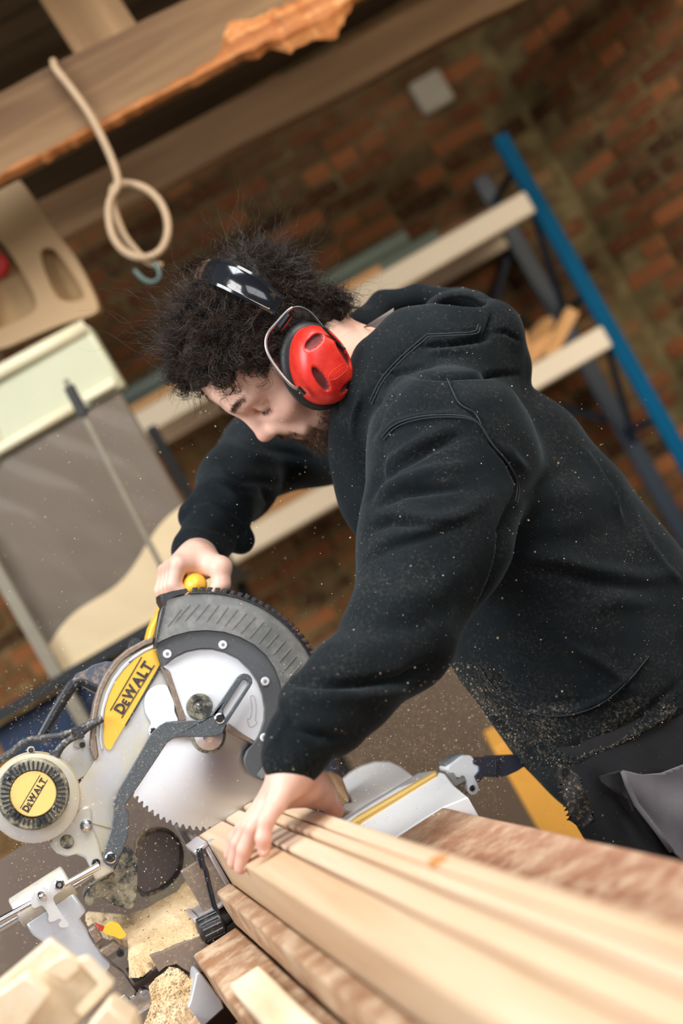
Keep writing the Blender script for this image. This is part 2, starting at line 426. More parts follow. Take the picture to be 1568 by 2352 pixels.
# ceiling of rough boards on the joists
DARKW = wood('dark_boards', (0.030, 0.020, 0.012), (0.060, 0.040, 0.022), (0.10, 0.066, 0.036), (0.99, 0.14, 0), 0.8, 9)  # very dark brown ceiling boards
JOISTW = wood('old_joist_wood', (0.075, 0.036, 0.015), (0.145, 0.080, 0.036), (0.23, 0.138, 0.068), (0.99, 0.14, 0), 0.75, 14, 0.06)
RAWW = wood('raw_splintered_wood', (0.22, 0.060, 0.016), (0.38, 0.135, 0.038), (0.62, 0.32, 0.13), (0.99, 0.14, 0), 0.6, 40, 0.06)
ceil = MB().box((0, 4.1, 2.83), (3.0, 1.5, 0.02)).build('ceiling', DARKW); ceil['kind'] = 'structure'
for i in range(17):
    y = 2.7 + i * 0.172
    MB().box((0.0 + rng.uniform(-.02, .02), y, 2.80 + rng.uniform(-0.004, 0.004)), (2.9, 0.078, 0.011)).build('plank', DARKW, ceil)
# joists: yawed 8 degrees, seen from below
JA = math.radians(8); jd = np.array((math.cos(JA), math.sin(JA), 0)); jn = np.array((-jd[1], jd[0], 0))
def joist(name, label, c, z0, z1, half, th, ragged=False):
    r = root(name, (c[0], c[1], z0), label, 'joist')
    n = 60; V = []; Fc = []
    for i in range(n + 1):
        x = -half + 2 * half * i / n; w = np.array(c) + jd * x
        dz = 0.004 * math.sin(i * .7) + rng.uniform(-.002, .002); V += [w - jn * (th / 2 + rng.uniform(0, .003)) + Zv * (z0 + dz), w + jn * th / 2 + Zv * z0, w + jn * th / 2 + Zv * z1, w - jn * (th / 2 + rng.uniform(0, .002)) + Zv * (z1 + dz * .6)]
    for i in range(n):
        for k in range(4): Fc.append((i * 4 + k, i * 4 + (k + 1) % 4, i * 4 + 4 + (k + 1) % 4, i * 4 + 4 + k))
    Fc += [(3, 2, 1, 0), tuple(n * 4 + k for k in range(4))]
    mk('beam_body', V, Fc, JOISTW, r)
    return r
# joist nearest to the camera, its lower arris torn off
c1 = P(300, 213 + 52, 3.0); c1[2] = 0
j1 = joist('ceiling_joist', 'old timber joist overhead with a torn orange splintered lower edge', c1, 2.285, 2.44, 1.9, 0.075)
V = []; Fc = []; n = 150
q0 = P(0, 0, 1)
for i in range(n + 1):
    x = -1.0 + 2.0 * i / n; w = c1 + jd * x - jn * 0.0385
    px = projpx((w + Zv * 2.285)[None])[0][0]
    N1 = lambda f, o=0: __import__('mathutils').noise.noise((i * f, o, .5))
    hgt = 0.011 + 0.009 * N1(.13) + .004 * N1(.6, 3) + rng.uniform(-.002, .002)
    if px > 500: hgt += 0.050 * min(1, (px - 500) / 60) * (1.0 + 0.5 * N1(.17, 7) + .25 * N1(.7, 9))
    low = -0.008 - .010 * abs(N1(.4, 5)) - rng.uniform(0, .003) - (max(0, 0.020 + .034 * N1(.19, 11) + .012 * N1(.8, 2)) if px > 560 else 0)
    out = 0.006 + rng.uniform(0, .006) + (0.012 * rng.random() if px > 520 else 0)
    V += [w + Zv * (2.285 + hgt) + jn * 0.004, w - jn * out + Zv * (2.285 + hgt * .45), w - jn * out * .6 + Zv * (2.285 + low * .3), w + jn * .012 + Zv * (2.285 + low), w + jn * 0.03 + Zv * (2.285 + low * .2)]
for i in range(n):
    for k in range(5): Fc.append((i * 5 + k, i * 5 + (k + 1) % 5, i * 5 + 5 + (k + 1) % 5, i * 5 + 5 + k))
Fc += [(4, 3, 2, 1, 0), tuple(n * 5 + k for k in range(5))]
o = mk('splintered_edge', V, Fc, RAWW, j1); o['label'] = 'raw orange splintered arris'
c2 = P(600, 300, 3.9); c2[2] = 0
joist('ceiling_joist', 'brown timber joist running behind the splintered joist towards the brick corner', c2, 2.335, 2.455, 2.3, 0.07)
# wide board standing above the first joist, dark back boards
b = P(190, -10, 3.12)
r = root('upright_board', (b[0], 3.12, 2.44), 'wide light brown board standing upright on top of the splintered joist', 'board')
MB().box((b[0] - .01, 3.14, 2.62), (0.075, 0.012, 0.19), (nrm((1, .1, 0)), nrm((-.1, 1, 0)), nrm((-0.05, 0, 1)))).build('board_face', wood('brown_board', (.14, .075, .033), (.21, .12, .055), (.29, .175, .09), (0, 0, 1), .7, 16), r)
# pale stone let into the brick wall
s = P(990, 215, 4.97)
MB().box(s, (0.062, 0.03, 0.062)).build('padstone', plain('grey_stone', (0.42, 0.38, 0.30), 0.9, var=.2, scale=20, bmp=.4), loc=s - Zv * .06, bev=0.012, segs=2)
tag(bpy.data.objects['padstone'], 'pale grey square stone set in the brick wall under the joists', 'stone')
# ================================================================ blue shelving rack against the back wall
BLUE = plain('blue_paint', (0.0, 0.070, 0.155), 0.65, spec=.08, var=.15, scale=8)
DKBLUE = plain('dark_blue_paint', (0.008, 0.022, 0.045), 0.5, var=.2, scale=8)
CREAM = plain('cream_paint', (0.66, 0.56, 0.42), 0.5, var=.06, scale=6)
SH = root('shelving_rack', (0.0, 4.55, 0), 'blue and cream metal shelving rack standing against the back brick wall', 'shelf')
def post(x, y, z1, mat, name='upright', w=0.024): return MB().box((x, y, z1 / 2), (w, 0.02, z1 / 2)).build(name, mat, SH, bev=.004)
xR, xL = 0.995, -.95
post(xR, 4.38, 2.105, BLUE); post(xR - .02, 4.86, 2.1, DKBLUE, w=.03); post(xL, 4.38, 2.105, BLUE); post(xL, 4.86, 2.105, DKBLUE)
levels = [1.88, 1.405]
for z in levels:
    for y in (4.37, 4.87):
        MB().box(((xR + xL) / 2 - .005, y, z), ((xR - xL) / 2 - .016, 0.02, 0.037)).build('shelf_beam', CREAM, SH, bev=.006)
    MB().box(((xR + xL) / 2, 4.62, z + .022), ((xR - xL) / 2 - .03, 0.22, 0.009)).build('shelf_board', wood('chipboard%d' % int(z * 100), (.22, .13, .06), (.34, .2, .1), (.42, .27, .14), (1, 0, 0), .8, 12), SH)
for zz in (2.0, 1.55, 1.1, .3):
    MB().tube([(xR, 4.39, zz), (xR - .01, 4.85, zz)], .013, 6).build('side_brace', DKBLUE, SH)
for z0, z1 in ((1.95, 1.5), (1.5, 1.05)):
    MB().tube([(xR, 4.39, z0), (xR - .01, 4.85, z1)], .012, 6).build('side_brace', DKBLUE, SH)
MB().tube([(xR - .03, 4.9, 1.85), (xR - .75, 4.9, 1.15)], .014, 6).build('cross_brace', DKBLUE, SH)
MB().tube([(xR - .75, 4.9, 1.85), (xR - .03, 4.9, 1.15)], .014, 6).build('cross_brace', DKBLUE, SH)
ztop = 1.915
ORW = wood('orange_timber', (.42, .20, .07), (.56, .29, .11), (.68, .38, .17), (1, 0, 0), .6, 12)
def lay(name, x0, x1, y, z, hy, hz, mat, label, cat, group=None):
    o = MB().box(((x0 + x1) / 2, y, z + hz), ((x1 - x0) / 2, hy, hz)).build(name, mat, loc=((x0 + x1) / 2, y, z), bev=.003); tag(o, label, cat, group); return o
PIPE = plain('grey_green_plastic', (0.13, 0.16, 0.13), 0.5)
lay('timber_length', -0.62, 0.48, 4.43, ztop, .028, .017, ORW, 'orange timber length lying along the front of the top shelf', 'plank')
for i, (y, z, x0, x1) in enumerate(((4.52, ztop + .03, -.92, 0.70), (4.60, ztop + .028, -.9, 0.55), (4.56, ztop + .085, -.85, .62))):
    o = MB().cyl((x0, y, z), (x1, y, z), .028, 14).build('drain_pipe', PIPE, loc=((x0 + x1) / 2, y, z - .028)); o.data.shade_smooth()
    tag(o, ('front', 'rear', 'uppermost')[i] + ' grey-green plastic pipe lying behind the timber on the top shelf', 'pipe', 'pipes on the top shelf')
lay('timber_length', -.9, 0.93, 4.72, ztop, .04, .03, wood('dark_timber', (.12, .06, .03), (.2, .1, .05), (.3, .16, .08), (1, 0, 0), .7, 12), 'dark timber length lying at the back of the top shelf', 'plank')
# offcuts on the second shelf, at its right end
z2 = 1.44
OFF = wood('offcut_wood', (.50, .25, .09), (.68, .38, .16), (.80, .52, .27), (1, 0.2, 0), .65, 22)
desc = ['short orange offcut leaning at the right end of the second shelf', 'orange offcut lying flat at the right end of the second shelf', 'split offcut with a pale end on the second shelf',
        'thin orange batten end on the second shelf', 'chunky light offcut on top of the second shelf heap', 'narrow offcut standing against the heap on the second shelf', 'wedge shaped offcut at the left of the second shelf heap']
for i, (x, y, dz, a, b_, hx) in enumerate(((.86, 4.42, .03, .3, .5, .09), (.76, 4.44, .02, .1, .1, .10), (.66, 4.43, .035, -.2, .35, .085), (.80, 4.52, .06, .5, .3, .10), (.70, 4.46, .085, .2, -.25, .07), (.58, 4.45, .045, .1, .8, .06), (.50, 4.44, .02, .4, .1, .08))):
    ax = Matrix.Rotation(a, 3, 'Z') @ Matrix.Rotation(-b_, 3, 'Y'); A = tuple(np.array(ax.col[k]) for k in range(3)); m = MB(); hz = .018 + .006 * (i % 3)
    c = np.array((x, y, z2 + dz + .012)); m.box(c, (hx, .022, hz), A)
    m.v = [tuple(np.array(v) + rng.uniform(-.006, .006, 3)) for v in m.v]
    o = m.build('wood_offcut', OFF, loc=c - Zv * (dz + .012)); tag(o, desc[i], 'offcut', 'offcuts on the second shelf')
lay('timber_length', -.9, 0.30, 4.43, z2 - .005, .03, .022, wood('brown_timber', (.30, .14, .05), (.42, .21, .08), (.5, .27, .12), (1, 0, 0), .65, 14), 'brown timber length lying on the second shelf behind the arm', 'plank')
bsh = MB().box((-0.12, 4.27, .515), (.42, .009, .515), (np.array((1., 0, 0)), nrm((0, 1, -.05)), nrm((0, .05, 1)))).build('haze_sheet_rear', plain('haze_brown', (.13, .095, .068), .8, var=.3, scale=3), loc=(-0.12, 4.27, 0.0)); tag(bsh, 'added brown sheet against the blue rack standing in for dust haze', 'board')  # added sheet; its brown imitates the dust haze between arm and belly
lay('yellow_toolbox', 0.03, 0.50, 3.15, 0.0, .12, .37, plain('yellow_plastic_box', (0.75, 0.36, 0.06), .5), 'tall yellow plastic box standing behind the man at the trousers', 'box')
# ================================================================ dark rack on the left with the stored panels
RK = root('storage_rack', (-0.55, 3.45, 0), 'dark metal storage rack with grey uprights standing left behind the saw', 'shelf')
GREYP = plain('grey_upright', (0.22, 0.19, 0.14), .5, var=.2); BLK = plain('black_steel', (0.010, 0.011, 0.012), .5)
def rx(px, d): return px / F * d
for x, y, m_ in ((rx(-752, 3.22), 3.22, GREYP), (-.33, 3.30, BLK), (rx(-752, 3.22), 3.8, BLK), (-.33, 3.8, BLK)):
    MB().box((x, y, 1.07 if m_ is BLK else .98), (.014, .014, 1.07 if m_ is BLK and False else .72)).build('upright', m_, RK)
    MB().box((x, y, .13), (.014, .014, .13)).build('foot', BLK, RK)
for z in (1.325, 1.17, 0.95, 0.6):
    MB().box((-0.68, 3.51, z), (.385, .32, .013)).build('shelf_board', BLK, RK, bev=.002)
def front(name, pts, d, th, mat, parent, bev=.008, segs=3):
    m = MB().plate(pts, th, (0, 1, 0)); return m.build(name, mat, parent, bev=bev, segs=segs)
def fp(pts, d): return [P(x, y, d) for x, y in pts]
# film-wrapped board
dP = 3.25
FW = root('film_wrapped_board', (rx(-520, dP), dP, 1.338), 'brown board wrapped in glossy clear plastic film standing on the dark rack', 'panel')
FB = plain('wrapped_board', (0.115, 0.082, 0.054), .6, var=.35, scale=3)
CR = plain('cream_panel', (0.72, 0.56, 0.34), .30, var=.14, scale=5, coat=.5)
zf = lambda u: H + u / F * dP
xa, xb = rx(-742, dP), rx(-305, dP)
def tline(x): # boundary between the brown film area and the cream area
    f = (x - xa) / (xb - xa); return zf(60 + 125 * f + 14 * math.sin(f * 9))
n = 24; xs = [xa + (xb - xa) * i / n for i in range(n + 1)]
up = [(xb, dP, zf(492)), (xa, dP, zf(492))] + [(x, dP, tline(x)) for x in xs]
MB().plate(up, .03, (0, 1, 0)).build('film_area', FB, FW)
MB().plate([(x, dP - .002, tline(x) + .003) for x in reversed(xs)] + [(xa, dP - .002, 1.34), (xb, dP - .002, 1.34)], .032, (0, 1, 0)).build('cream_area', CR, FW)
# wrinkled film sheet in front
def film():
    m, nt, N, L, b = new_mat('clear_film'); setp(b, rough=.16, spec=.6); b.inputs['Base Color'].default_value = (.5, .45, .4, 1); b.inputs['Alpha'].default_value = .08
    return m
nx, nz = 70, 60; V = []; Fc = []
for j in range(nz + 1):
    for i in range(nx + 1):
        x = xa + .004 + (xb - xa - .008) * i / nx; z = zf(20) + (zf(485) - zf(20)) * j / nz; u = (x - xa) / (xb - xa); v = j / nz
        ang = (u - .55) * 5 + v * 2.2
        y = dP - .014 - .011 * abs(math.sin(ang * 2.3 + math.sin(v * 7) * .8)) ** .6 - .004 * math.sin(u * 23 + v * 15) * math.sin(v * 9)
        V.append((x, y, z))
for j in range(nz):
    for i in range(nx): a = j * (nx + 1) + i; Fc.append((a, a + 1, a + nx + 2, a + nx + 1))
mk('plastic_film', V, Fc, film(), FW, smooth=True)
# pale green moulded panel
GP = root('moulded_cover', (rx(-520, dP), dP, zf(492)), 'pale green moulded plastic cover with a rounded rim above the film-wrapped board', 'cover')
GREEN = plain('pale_green_plastic', (0.50, 0.50, 0.35), .35, var=.08, scale=4, coat=.3)
RIM = plain('cream_rim', (0.72, 0.66, 0.47), .4, var=.08)
xa2, xb2 = rx(-760, dP), rx(-287, dP)
pts = [(xa2, dP - .01, zf(496)), (xb2, dP - .01, zf(496)), (xb2 - .003, dP - .01, zf(660)), (xb2 - .02, dP - .01, zf(672)), (xa2, dP - .01, zf(640))]
MB().plate(pts, .06, (0, 1, 0)).build('panel_body', GREEN, GP, bev=.012, segs=3)
MB().tube([(xa2, dP - .01, zf(652)), ((xa2 + xb2) / 2, dP - .02, zf(664)), (xb2 - .01, dP - .012, zf(660))], .017, 12).build('rolled_rim', RIM, GP).data.shade_smooth()
MB().tube([(xa2, dP - .02, zf(510)), (xb2 - .12, dP - .02, zf(512))], .012, 12).build('lower_lip', RIM, GP).data.shade_smooth()
MB().box((xb2 - .055, dP - .022, zf(515)), (.042, .01, .011)).build('lower_clip', RIM, GP, bev=.005, segs=2)
MB().lathe((xa2 + .085, dP - .01, zf(560)), (0, -1, 0), [(.085, 0), (.085, .004), (.07, .012), (.04, .016), (0, .017)], 32).build('round_boss', RIM, GP).data.shade_smooth()
# tan moulded tray with openings
TP = root('moulded_tray', (rx(-500, dP), dP, zf(668)), 'tan moulded tray with rounded openings stacked on the green panel', 'tray')
TAN = plain('tan_pulp', (0.36, 0.23, 0.11), .55, var=.14, scale=6, bmp=.1)
def Pv(px, py): return P(px, py, dP - .02)
outer = [Pv(-60, 800), Pv(-60, 420), Pv(-10, 380), Pv(25, 395), Pv(62, 432), Pv(120, 525), Pv(175, 590), Pv(228, 700), Pv(222, 722), Pv(150, 740), Pv(60, 778), Pv(0, 805)]
outer = smoothpoly(outer, 2)
h1 = smoothpoly([Pv(-40, 520), Pv(10, 560), Pv(60, 640), Pv(85, 690), Pv(82, 715), Pv(30, 745), Pv(-40, 765)], 2)
h2 = smoothpoly([Pv(85, 580), Pv(110, 565), Pv(135, 580), Pv(195, 672), Pv(190, 690), Pv(150, 694), Pv(125, 680)], 2)
MB().plate(outer, .05, (0, 1, 0), [h1, h2]).build('tray_frame', TAN, TP, bev=.01, segs=3)
MB().plate([p + np.array((0, .045, 0)) for p in outer], .006, (0, 1, 0)).build('tray_floor', plain('tan_tray_floor', (.40, .25, .11), .7), TP)  # plain tan floor, close to the frame colour
MB().lathe(P(-10, 610, dP), (0, -1, 0), [(.03, -.02), (.03, .012), (.022, .02), (0, .022)], 20).build('red_cap', plain('red_plastic', (.45, .02, .02), .4), TP)
# rod in front of the wrapped board
rod = root('metal_rod', (P(395, 1350, 3.05)[0] - .02, 3.05, 0), 'thin grey metal rod with a clamp standing in front of the wrapped board', 'rod')
MB().tube([P(150, 872, 3.05), P(395, 1350, 3.05), np.array((P(395, 1350, 3.05)[0] - .02, 3.05, 0.0))], .0065, 8).build('rod_shaft', GREYP, rod)
MB().tube([P(158, 888, 3.045), P(192, 955, 3.045)], .012, 8).build('rod_clamp', BLK, rod)
# things on the dark rack's lower shelves
lay('tool_case', rx(-930, 3.3), rx(-660, 3.3), 3.30, 1.183, .06, .060, plain('dark_blue_case', (.008, .022, .06), .5), 'dark blue tool case on the dark rack above the orange box', 'case')
lay('tool_case', rx(-505, 3.3), rx(-455, 3.3), 3.30, 1.183, .06, .02, plain('black_case', (.012, .012, .012), .5), 'small black case beside the blue case on the dark rack', 'case')
lay('cardboard_box', rx(-625, 3.3), rx(-330, 3.3), 3.36, 1.183, .08, .062, plain('kraft_card', (.50, .30, .13), .8), 'low kraft cardboard box under the wrapped board on the dark rack', 'box')
lay('storage_bin', rx(-705, 3.3), rx(-560, 3.3), 3.30, 0.963, .08, .085, plain('orange_bin', (.62, .24, .05), .5), 'orange storage bin on the dark rack behind the saw cable', 'bin')
lay('storage_bin', rx(-560, 3.3), rx(-440, 3.3), 3.32, 0.963, .08, .05, plain('amber_bin', (.66, .25, .02), .5), 'amber storage bin right of the orange bin on the dark rack', 'bin')
lay('storage_crate', rx(-960, 3.3), rx(-715, 3.3), 3.30, 0.963, .08, .095, plain('slate_crate', (.035, .040, .036), .5), 'dark slate crate left of the orange bin on the dark rack', 'crate')
lay('storage_crate', rx(-800, 3.3), rx(-560, 3.3), 3.3, 0.613, .1, .14, plain('black_crate', (.010, .012, .012), .5), 'black crate on the bottom of the dark rack', 'crate')
lay('storage_crate', rx(-530, 3.3), rx(-300, 3.3), 3.3, 0.613, .1, .12, plain('navy_crate', (.008, .02, .05), .5), 'navy blue crate on the bottom of the dark rack', 'crate')
# rope loop hung over the joist, hook below
ROPE = plain('old_cable', (0.36, 0.25, 0.15), .6, var=.15, scale=40, bmp=.4)
rp = [(122, 140, 2.95), (128, 158, 2.93), (165, 205, 2.93), (205, 262, 2.93), (235, 318, 2.93), (258, 370, 2.93), (270, 410, 2.92), (268, 432, 2.915), (252, 462, 2.91), (250, 505, 2.905), (262, 548, 2.90), (290, 580, 2.90), (330, 592, 2.90), (365, 578, 2.905), (383, 545, 2.91), (384, 505, 2.92), (368, 465, 2.93), (338, 435, 2.94), (300, 422, 2.945), (270, 424, 2.945), (258, 440, 2.94), (262, 480, 2.935), (285, 540, 2.935), (320, 585, 2.93), (345, 602, 2.92), (372, 612, 2.92)]
o = MB().tube(splpath([P(*p) for p in rp], 160), .0082, 8).build('hanging_rope', ROPE, loc=P(262, 592, 2.9), smooth=True)
tag(o, 'looped tan rope hanging from the splintered joist', 'rope')
hk = [(352, 604, 2.9), (365, 622, 2.9), (364, 640, 2.9), (348, 648, 2.9), (328, 640, 2.9), (308, 620, 2.9)]
o = MB().tube(splpath([P(*p) for p in hk], 30), .005, 8).build('wire_hook', plain('verdigris_wire', (.07, .11, .10), .5, metal=.3), loc=P(348, 648, 2.9), smooth=True)
tag(o, 'small grey-green wire hook dangling from the rope loop', 'hook')
# ================================================================ work bench, boards, outfeed timber
gd = (Dv[0], Dv[1], 0)
PINE = wood('planed_pine', (0.50, 0.30, 0.155), (0.655, 0.465, 0.305), (0.74, 0.585, 0.435), gd, 0.5, 13, 0.05, stain=.35, staincol=(.62, .30, .10))
REDW = wood('dusty_red_timber', (0.26, 0.11, 0.06), (0.40, 0.205, 0.125), (0.52, 0.31, 0.21), gd, 0.6, 8, 0.10, stain=.6, staincol=(.20, .06, .025), dust=.5)
BRW = wood('dusty_brown_timber', (0.25, 0.12, 0.06), (0.36, 0.19, 0.10), (0.46, 0.27, 0.16), gd, 0.6, 10, 0.08, dust=.7)
PALE = wood('pale_blocks', (0.78, 0.58, 0.36), (0.90, 0.74, 0.52), (0.95, 0.84, 0.66), gd, 0.5, 16, .15)
BENCHW = wood('bench_wood', (.20, .11, .06), (.32, .19, .11), (.42, .27, .16), gd, .7, 9)
def sroot(name, s, t, z, label, cat, group=None): return root(name, W3(s, t, z), label, cat, group)
zB = -0.109; zT = ZT
def lumber(name, s0, s1, t0, t1, z0, z1, mat, label, cat='plank', group=None, bv=.003, jag=0.0):
    m = MB(); n = 14; V = []; Fc = []
    wob = rng.uniform(-.0005, .0005, (n + 1, 2))
    for i in range(n + 1):
        s = s0 + (s1 - s0) * i / n; js = (rng.uniform(-jag, jag) if i in (0, n) else 0)
        for (t, z) in ((t0, z0), (t1, z0), (t1, z1), (t0, z1)): V.append(W3(s + js, t + wob[i, 0], z + (wob[i, 1] if z == z1 else 0)))
    for i in range(n):
        for k in range(4): Fc.append((i * 4 + k, i * 4 + (k + 1) % 4, i * 4 + 4 + (k + 1) % 4, i * 4 + 4 + k))
    Fc += [(3, 2, 1, 0), tuple(n * 4 + k for k in range(4))]
    o = m.add(V, Fc).build(name, mat, loc=W3((s0 + s1) / 2, (t0 + t1) / 2, z0), bev=bv, segs=2)
    return tag(o, label, cat, group) if label else o
g4 = 'pale pine boards being cut'
b1 = lumber('pine_board', -1.62, -.004, -.0778, -.0380, zT, zB, PINE, 'pale pine board nearest the fence under the fingertips', group=g4, jag=.001)
b2 = lumber('pine_board', -1.66, -.004, -.0344, -.0100, zT, zB, PINE, 'pale pine board second from the fence with dark gap both sides', group=g4)
b3 = lumber('pine_board', -1.60, -.006, -.0064, .0079, zT, zB + .001, PINE, 'narrow pale pine board third from the fence under the wrist', group=g4)
b4 = lumber('pine_board', -1.64, -.012, .0110, .0290, zT, zB, PINE, 'outermost pine board farthest from the fence with a knot on top', group=g4)
# orange knot and resin stains
KN = plain('knot_wood', (0.52, 0.22, 0.07), .5, var=.3, scale=60)
kc = st(onZ(1003, 1978, zB)); m = MB(); m.lathe(W3(kc[0], .0165, zB - .0006), (0, 0, 1), [(.0082, 0), (.0078, .0012), (0, .0015)], 16); m.v = [tuple(W3(st(v)[0] * 1.0 + (st(v)[0] - kc[0]) * .9, st(v)[1], st(v)[2])) for v in m.v]
m.build('knot', KN, b4)
# cut-off strips beyond the blade kerf: fresh pale end strips
g5 = 'pale offcut strips at the blade'
for i, (t0, t1, z1, ds) in enumerate(((-.0778, -.0372, zB - .004, .016), (-.0352, -.0092, zB - .002, .014), (-.0072, .0085, zB - .003, .016), (.0100, .0290, zB, .013))):
    lumber('cut_strip', .0035, .0035 + ds, t0, t1, zT, z1, PALE, ['pale freshly cut strip behind the blade nearest the fence', 'pale cut strip behind the blade at the second board', 'pale cut strip behind the blade at the third board', 'pale cut strip behind the blade at the outermost board'][i], 'offcut', g5)
# brown offcut block between wrist and the white saw table
bl = [onS(x, y, .05) for x, y in ((700, 1785), (760, 1772), (785, 1783), (806, 1838), (781, 1856), (720, 1850))]
m = MB().plate(bl, .16, Dv); o = m.build('brown_offcut', wood('rough_end_grain', (.20, .10, .05), (.34, .20, .11), (.55, .38, .24), (0, 0, 1), .7, 60, .3), loc=W3(.1, .09, ZT), bev=.003); tag(o, 'rough brown offcut block behind the wrist beside the white saw table', 'offcut')
# red-brown side table (thick plank) to the right of the boards
lumber('bench_plank', -1.75, -.232, .0325, .184, zT - .045, zT, REDW, 'wide reddish sawdusted plank right of the pale boards', 'plank')
# stepped brown timbers on the left of the fence
zb1 = st(onT(700, 2133, -.0785))[2]; zb1 = -.1655
t_l = st(onZ(560, 2102, zb1))[1]
lumber('brown_timber', -1.5, -.118, -.1015, -.0795, zb1 - .0465, zb1, BRW, 'dusty brown timber wedged against the pale board by the fence foot', 'timber')
lumber('brown_timber', -1.5, -.140, -.1660, -.1025, zb1 - .092, zb1 - .047, BRW, 'lower dusty brown timber, sawdust covered, below the black clamp knob', 'timber')
lumber('brown_timber', -1.5, -.19, -.1620, -.110, zb1 - .122, zb1 - .0945, BRW, 'lowest brown timber under the sawdust covered one', 'timber')
lumber('timber_strip', -1.4, -.42, -.158, -.120, zb1 - .0465, zb1 - .034, PALE, 'pale brown strip lying on the lower dusty timber', 'plank')
# plywood pack under the timbers and bench below everything
PLY = plain('ply_pale', (.60, .42, .24), .6, var=.1, scale=50); PLYD = plain('ply_dark', (.25, .13, .06), .6, var=.1, scale=50)
pl = sroot('plywood_pack', -.8, -.2, -.36, 'stack of plywood layers under the lowest brown timber', 'plywood')
for i in range(7): MB().sbox(-1.3, -.215 + rng.uniform(-.003, .003), -.235, -.05, -.300 - i * .008, -.2925 - i * .008).build('veneer', PLY if i % 2 else PLYD, pl)
bn = sroot('workbench', -.3, -.2, -O[2], 'wooden workbench carrying the saw and the timber', 'workbench')
zbt = -.350
for i in range(7):
    MB().sbox(-1.35, .75, -1.02 + i * .19, -1.02 + i * .19 + .186, zbt - .035, zbt).build('bench_board', BENCHW, bn, bev=.002)
for s_, t_ in ((-1.25, -.95), (-1.25, .22), (.65, -.95), (.65, .22)): MB().sbox(s_ - .04, s_ + .04, t_ - .04, t_ + .04, -O[2], zbt - .035).build('leg', BENCHW, bn)
# riser blocks carry the long side plank and the timbers clear of the bench top
for s_, t_ in ((-.5, .10), (-1.4, .10)): tag(lumber('riser_block', s_, s_ + .12, t_ - .05, t_ + .06, zbt, zT - .0455, BRW, None, bv=.002), ('brown riser block under the wide reddish plank near the saw' if s_ > -1 else 'brown riser block under the far end of the wide reddish plank towards the camera'), 'block', 'riser blocks')
# light blocks out of focus in the front left corner
g6 = 'pale wood blocks in the front corner'
def blk(pts, d, th, label, dirv=(0, 1, 0)):
    m = MB().plate([P(x, y, d) for x, y in pts], th, nrm(dirv)); V = np.array(m.v)
    o = m.build('pale_block', PALE, loc=(V[:, 0].mean(), V[:, 1].mean(), V[:, 2].min()), bev=.002, segs=2); return tag(o, label, 'wood block', g6)
blk([(-40, 2290), (20, 2240), (118, 2158), (262, 2264), (160, 2370), (60, 2420), (-60, 2420)], 1.28, .05, 'largest pale block stacked in the near left corner', (-.3, 1, -.1))
blk([(-70, 2330), (60, 2240), (110, 2290), (30, 2400), (-70, 2430)], 1.255, .018, 'thin pale slab on the front of the largest block')
blk([(95, 2225), (150, 2190), (175, 2203), (188, 2222), (150, 2258)], 1.27, .008, 'small pale square chip on the corner block stack')
blk([(175, 2205), (200, 2198), (262, 2262), (186, 2340), (170, 2322), (228, 2262)], 1.268, .01, 'pale right-angled edge strip of the corner block stack')
blk([(195, 2372), (245, 2310), (300, 2352), (320, 2420), (190, 2420)], 1.24, .04, 'lowest pale block at the bottom edge below the steel bracket')
# timber carrying the corner blocks up to their height
tag(MB().box(P(20, 2540, 1.32) - Zv * .14, (.06, .03, .12)).build('corner_crate', BENCHW, loc=P(20, 2540, 1.32) - Zv * .26), 'wooden crate under the pale blocks in the near corner', 'crate')
# ================================================================ the mitre saw
ALU = plain('dusty_cast_aluminium', (0.58, 0.58, 0.60), .42, metal=.55, var=.06, scale=120, dust=.85, dustscale=9, dustcol=(.60, .55, .38), dlo=.40, dhi=.62, bmp=.08)
ALUC = plain('clean_cast_aluminium', (0.60, 0.63, 0.68), .4, metal=.45, var=.05, scale=160, bmp=.15)
WHITEP = plain('white_plate', (0.80, 0.82, 0.86), .3, metal=.15, var=.02)
STEEL = plain('bright_steel', (0.80, 0.80, 0.82), .22, metal=1.0, var=.04)
RINGM = plain('charcoal_plastic', (0.085, 0.09, 0.098), .42, var=.08, scale=60, dust=.35, dustscale=400, dlo=.60, dhi=.68, dustcol=(.5, .5, .48))
LINKM = plain('charcoal_link', (0.075, 0.088, 0.10), .45, var=.08, scale=60, dust=.55, dustscale=420, dlo=.56, dhi=.66, dustcol=(.52, .50, .46))
BLKP = plain('black_plastic', (0.014, 0.017, 0.024), .35, var=.2, dust=.35, dustscale=320, dlo=.58, dhi=.66)
BLKD = plain('dusty_black_plastic', (0.03, 0.035, 0.038), .6, var=.2, dust=.9, dustscale=38, dlo=.42, dhi=.6, dustcol=(.46, .42, .30))
YEL = plain('yellow_plastic', (0.90, 0.52, 0.05), .35, var=.05, scale=12)
YELD = plain('dusty_yellow_plastic', (0.92, 0.62, 0.20), .5, var=.08, scale=12, dust=.35, dustscale=30)
PRINT = plain('black_print', (0.03, 0.03, 0.032), .5, dust=.5, dustscale=500, dlo=.58, dhi=.62, dustcol=(.5, .45, .3))
BRN = plain('dusty_brown_metal', (0.24, 0.185, 0.15), .5, metal=.2, var=.1, scale=50, dust=.35, dustscale=200)
RUB = plain('dusty_cable', (0.045, 0.05, 0.058), .55, dust=.7, dustscale=150, dlo=.5, dhi=.62, dustcol=(.42, .38, .32))
def blade_mat():
    m, nt, N, L, b = new_mat('brushed_blade_steel'); setp(b, rough=.27, metal=1.0, aniso=.88); b.inputs['Base Color'].default_value = (.64, .67, .71, 1)
    tn = N.new('ShaderNodeTangent'); tn.direction_type = 'RADIAL'; tn.axis = 'Z'; L.new(tn.outputs[0], b.inputs['Tangent']); return m
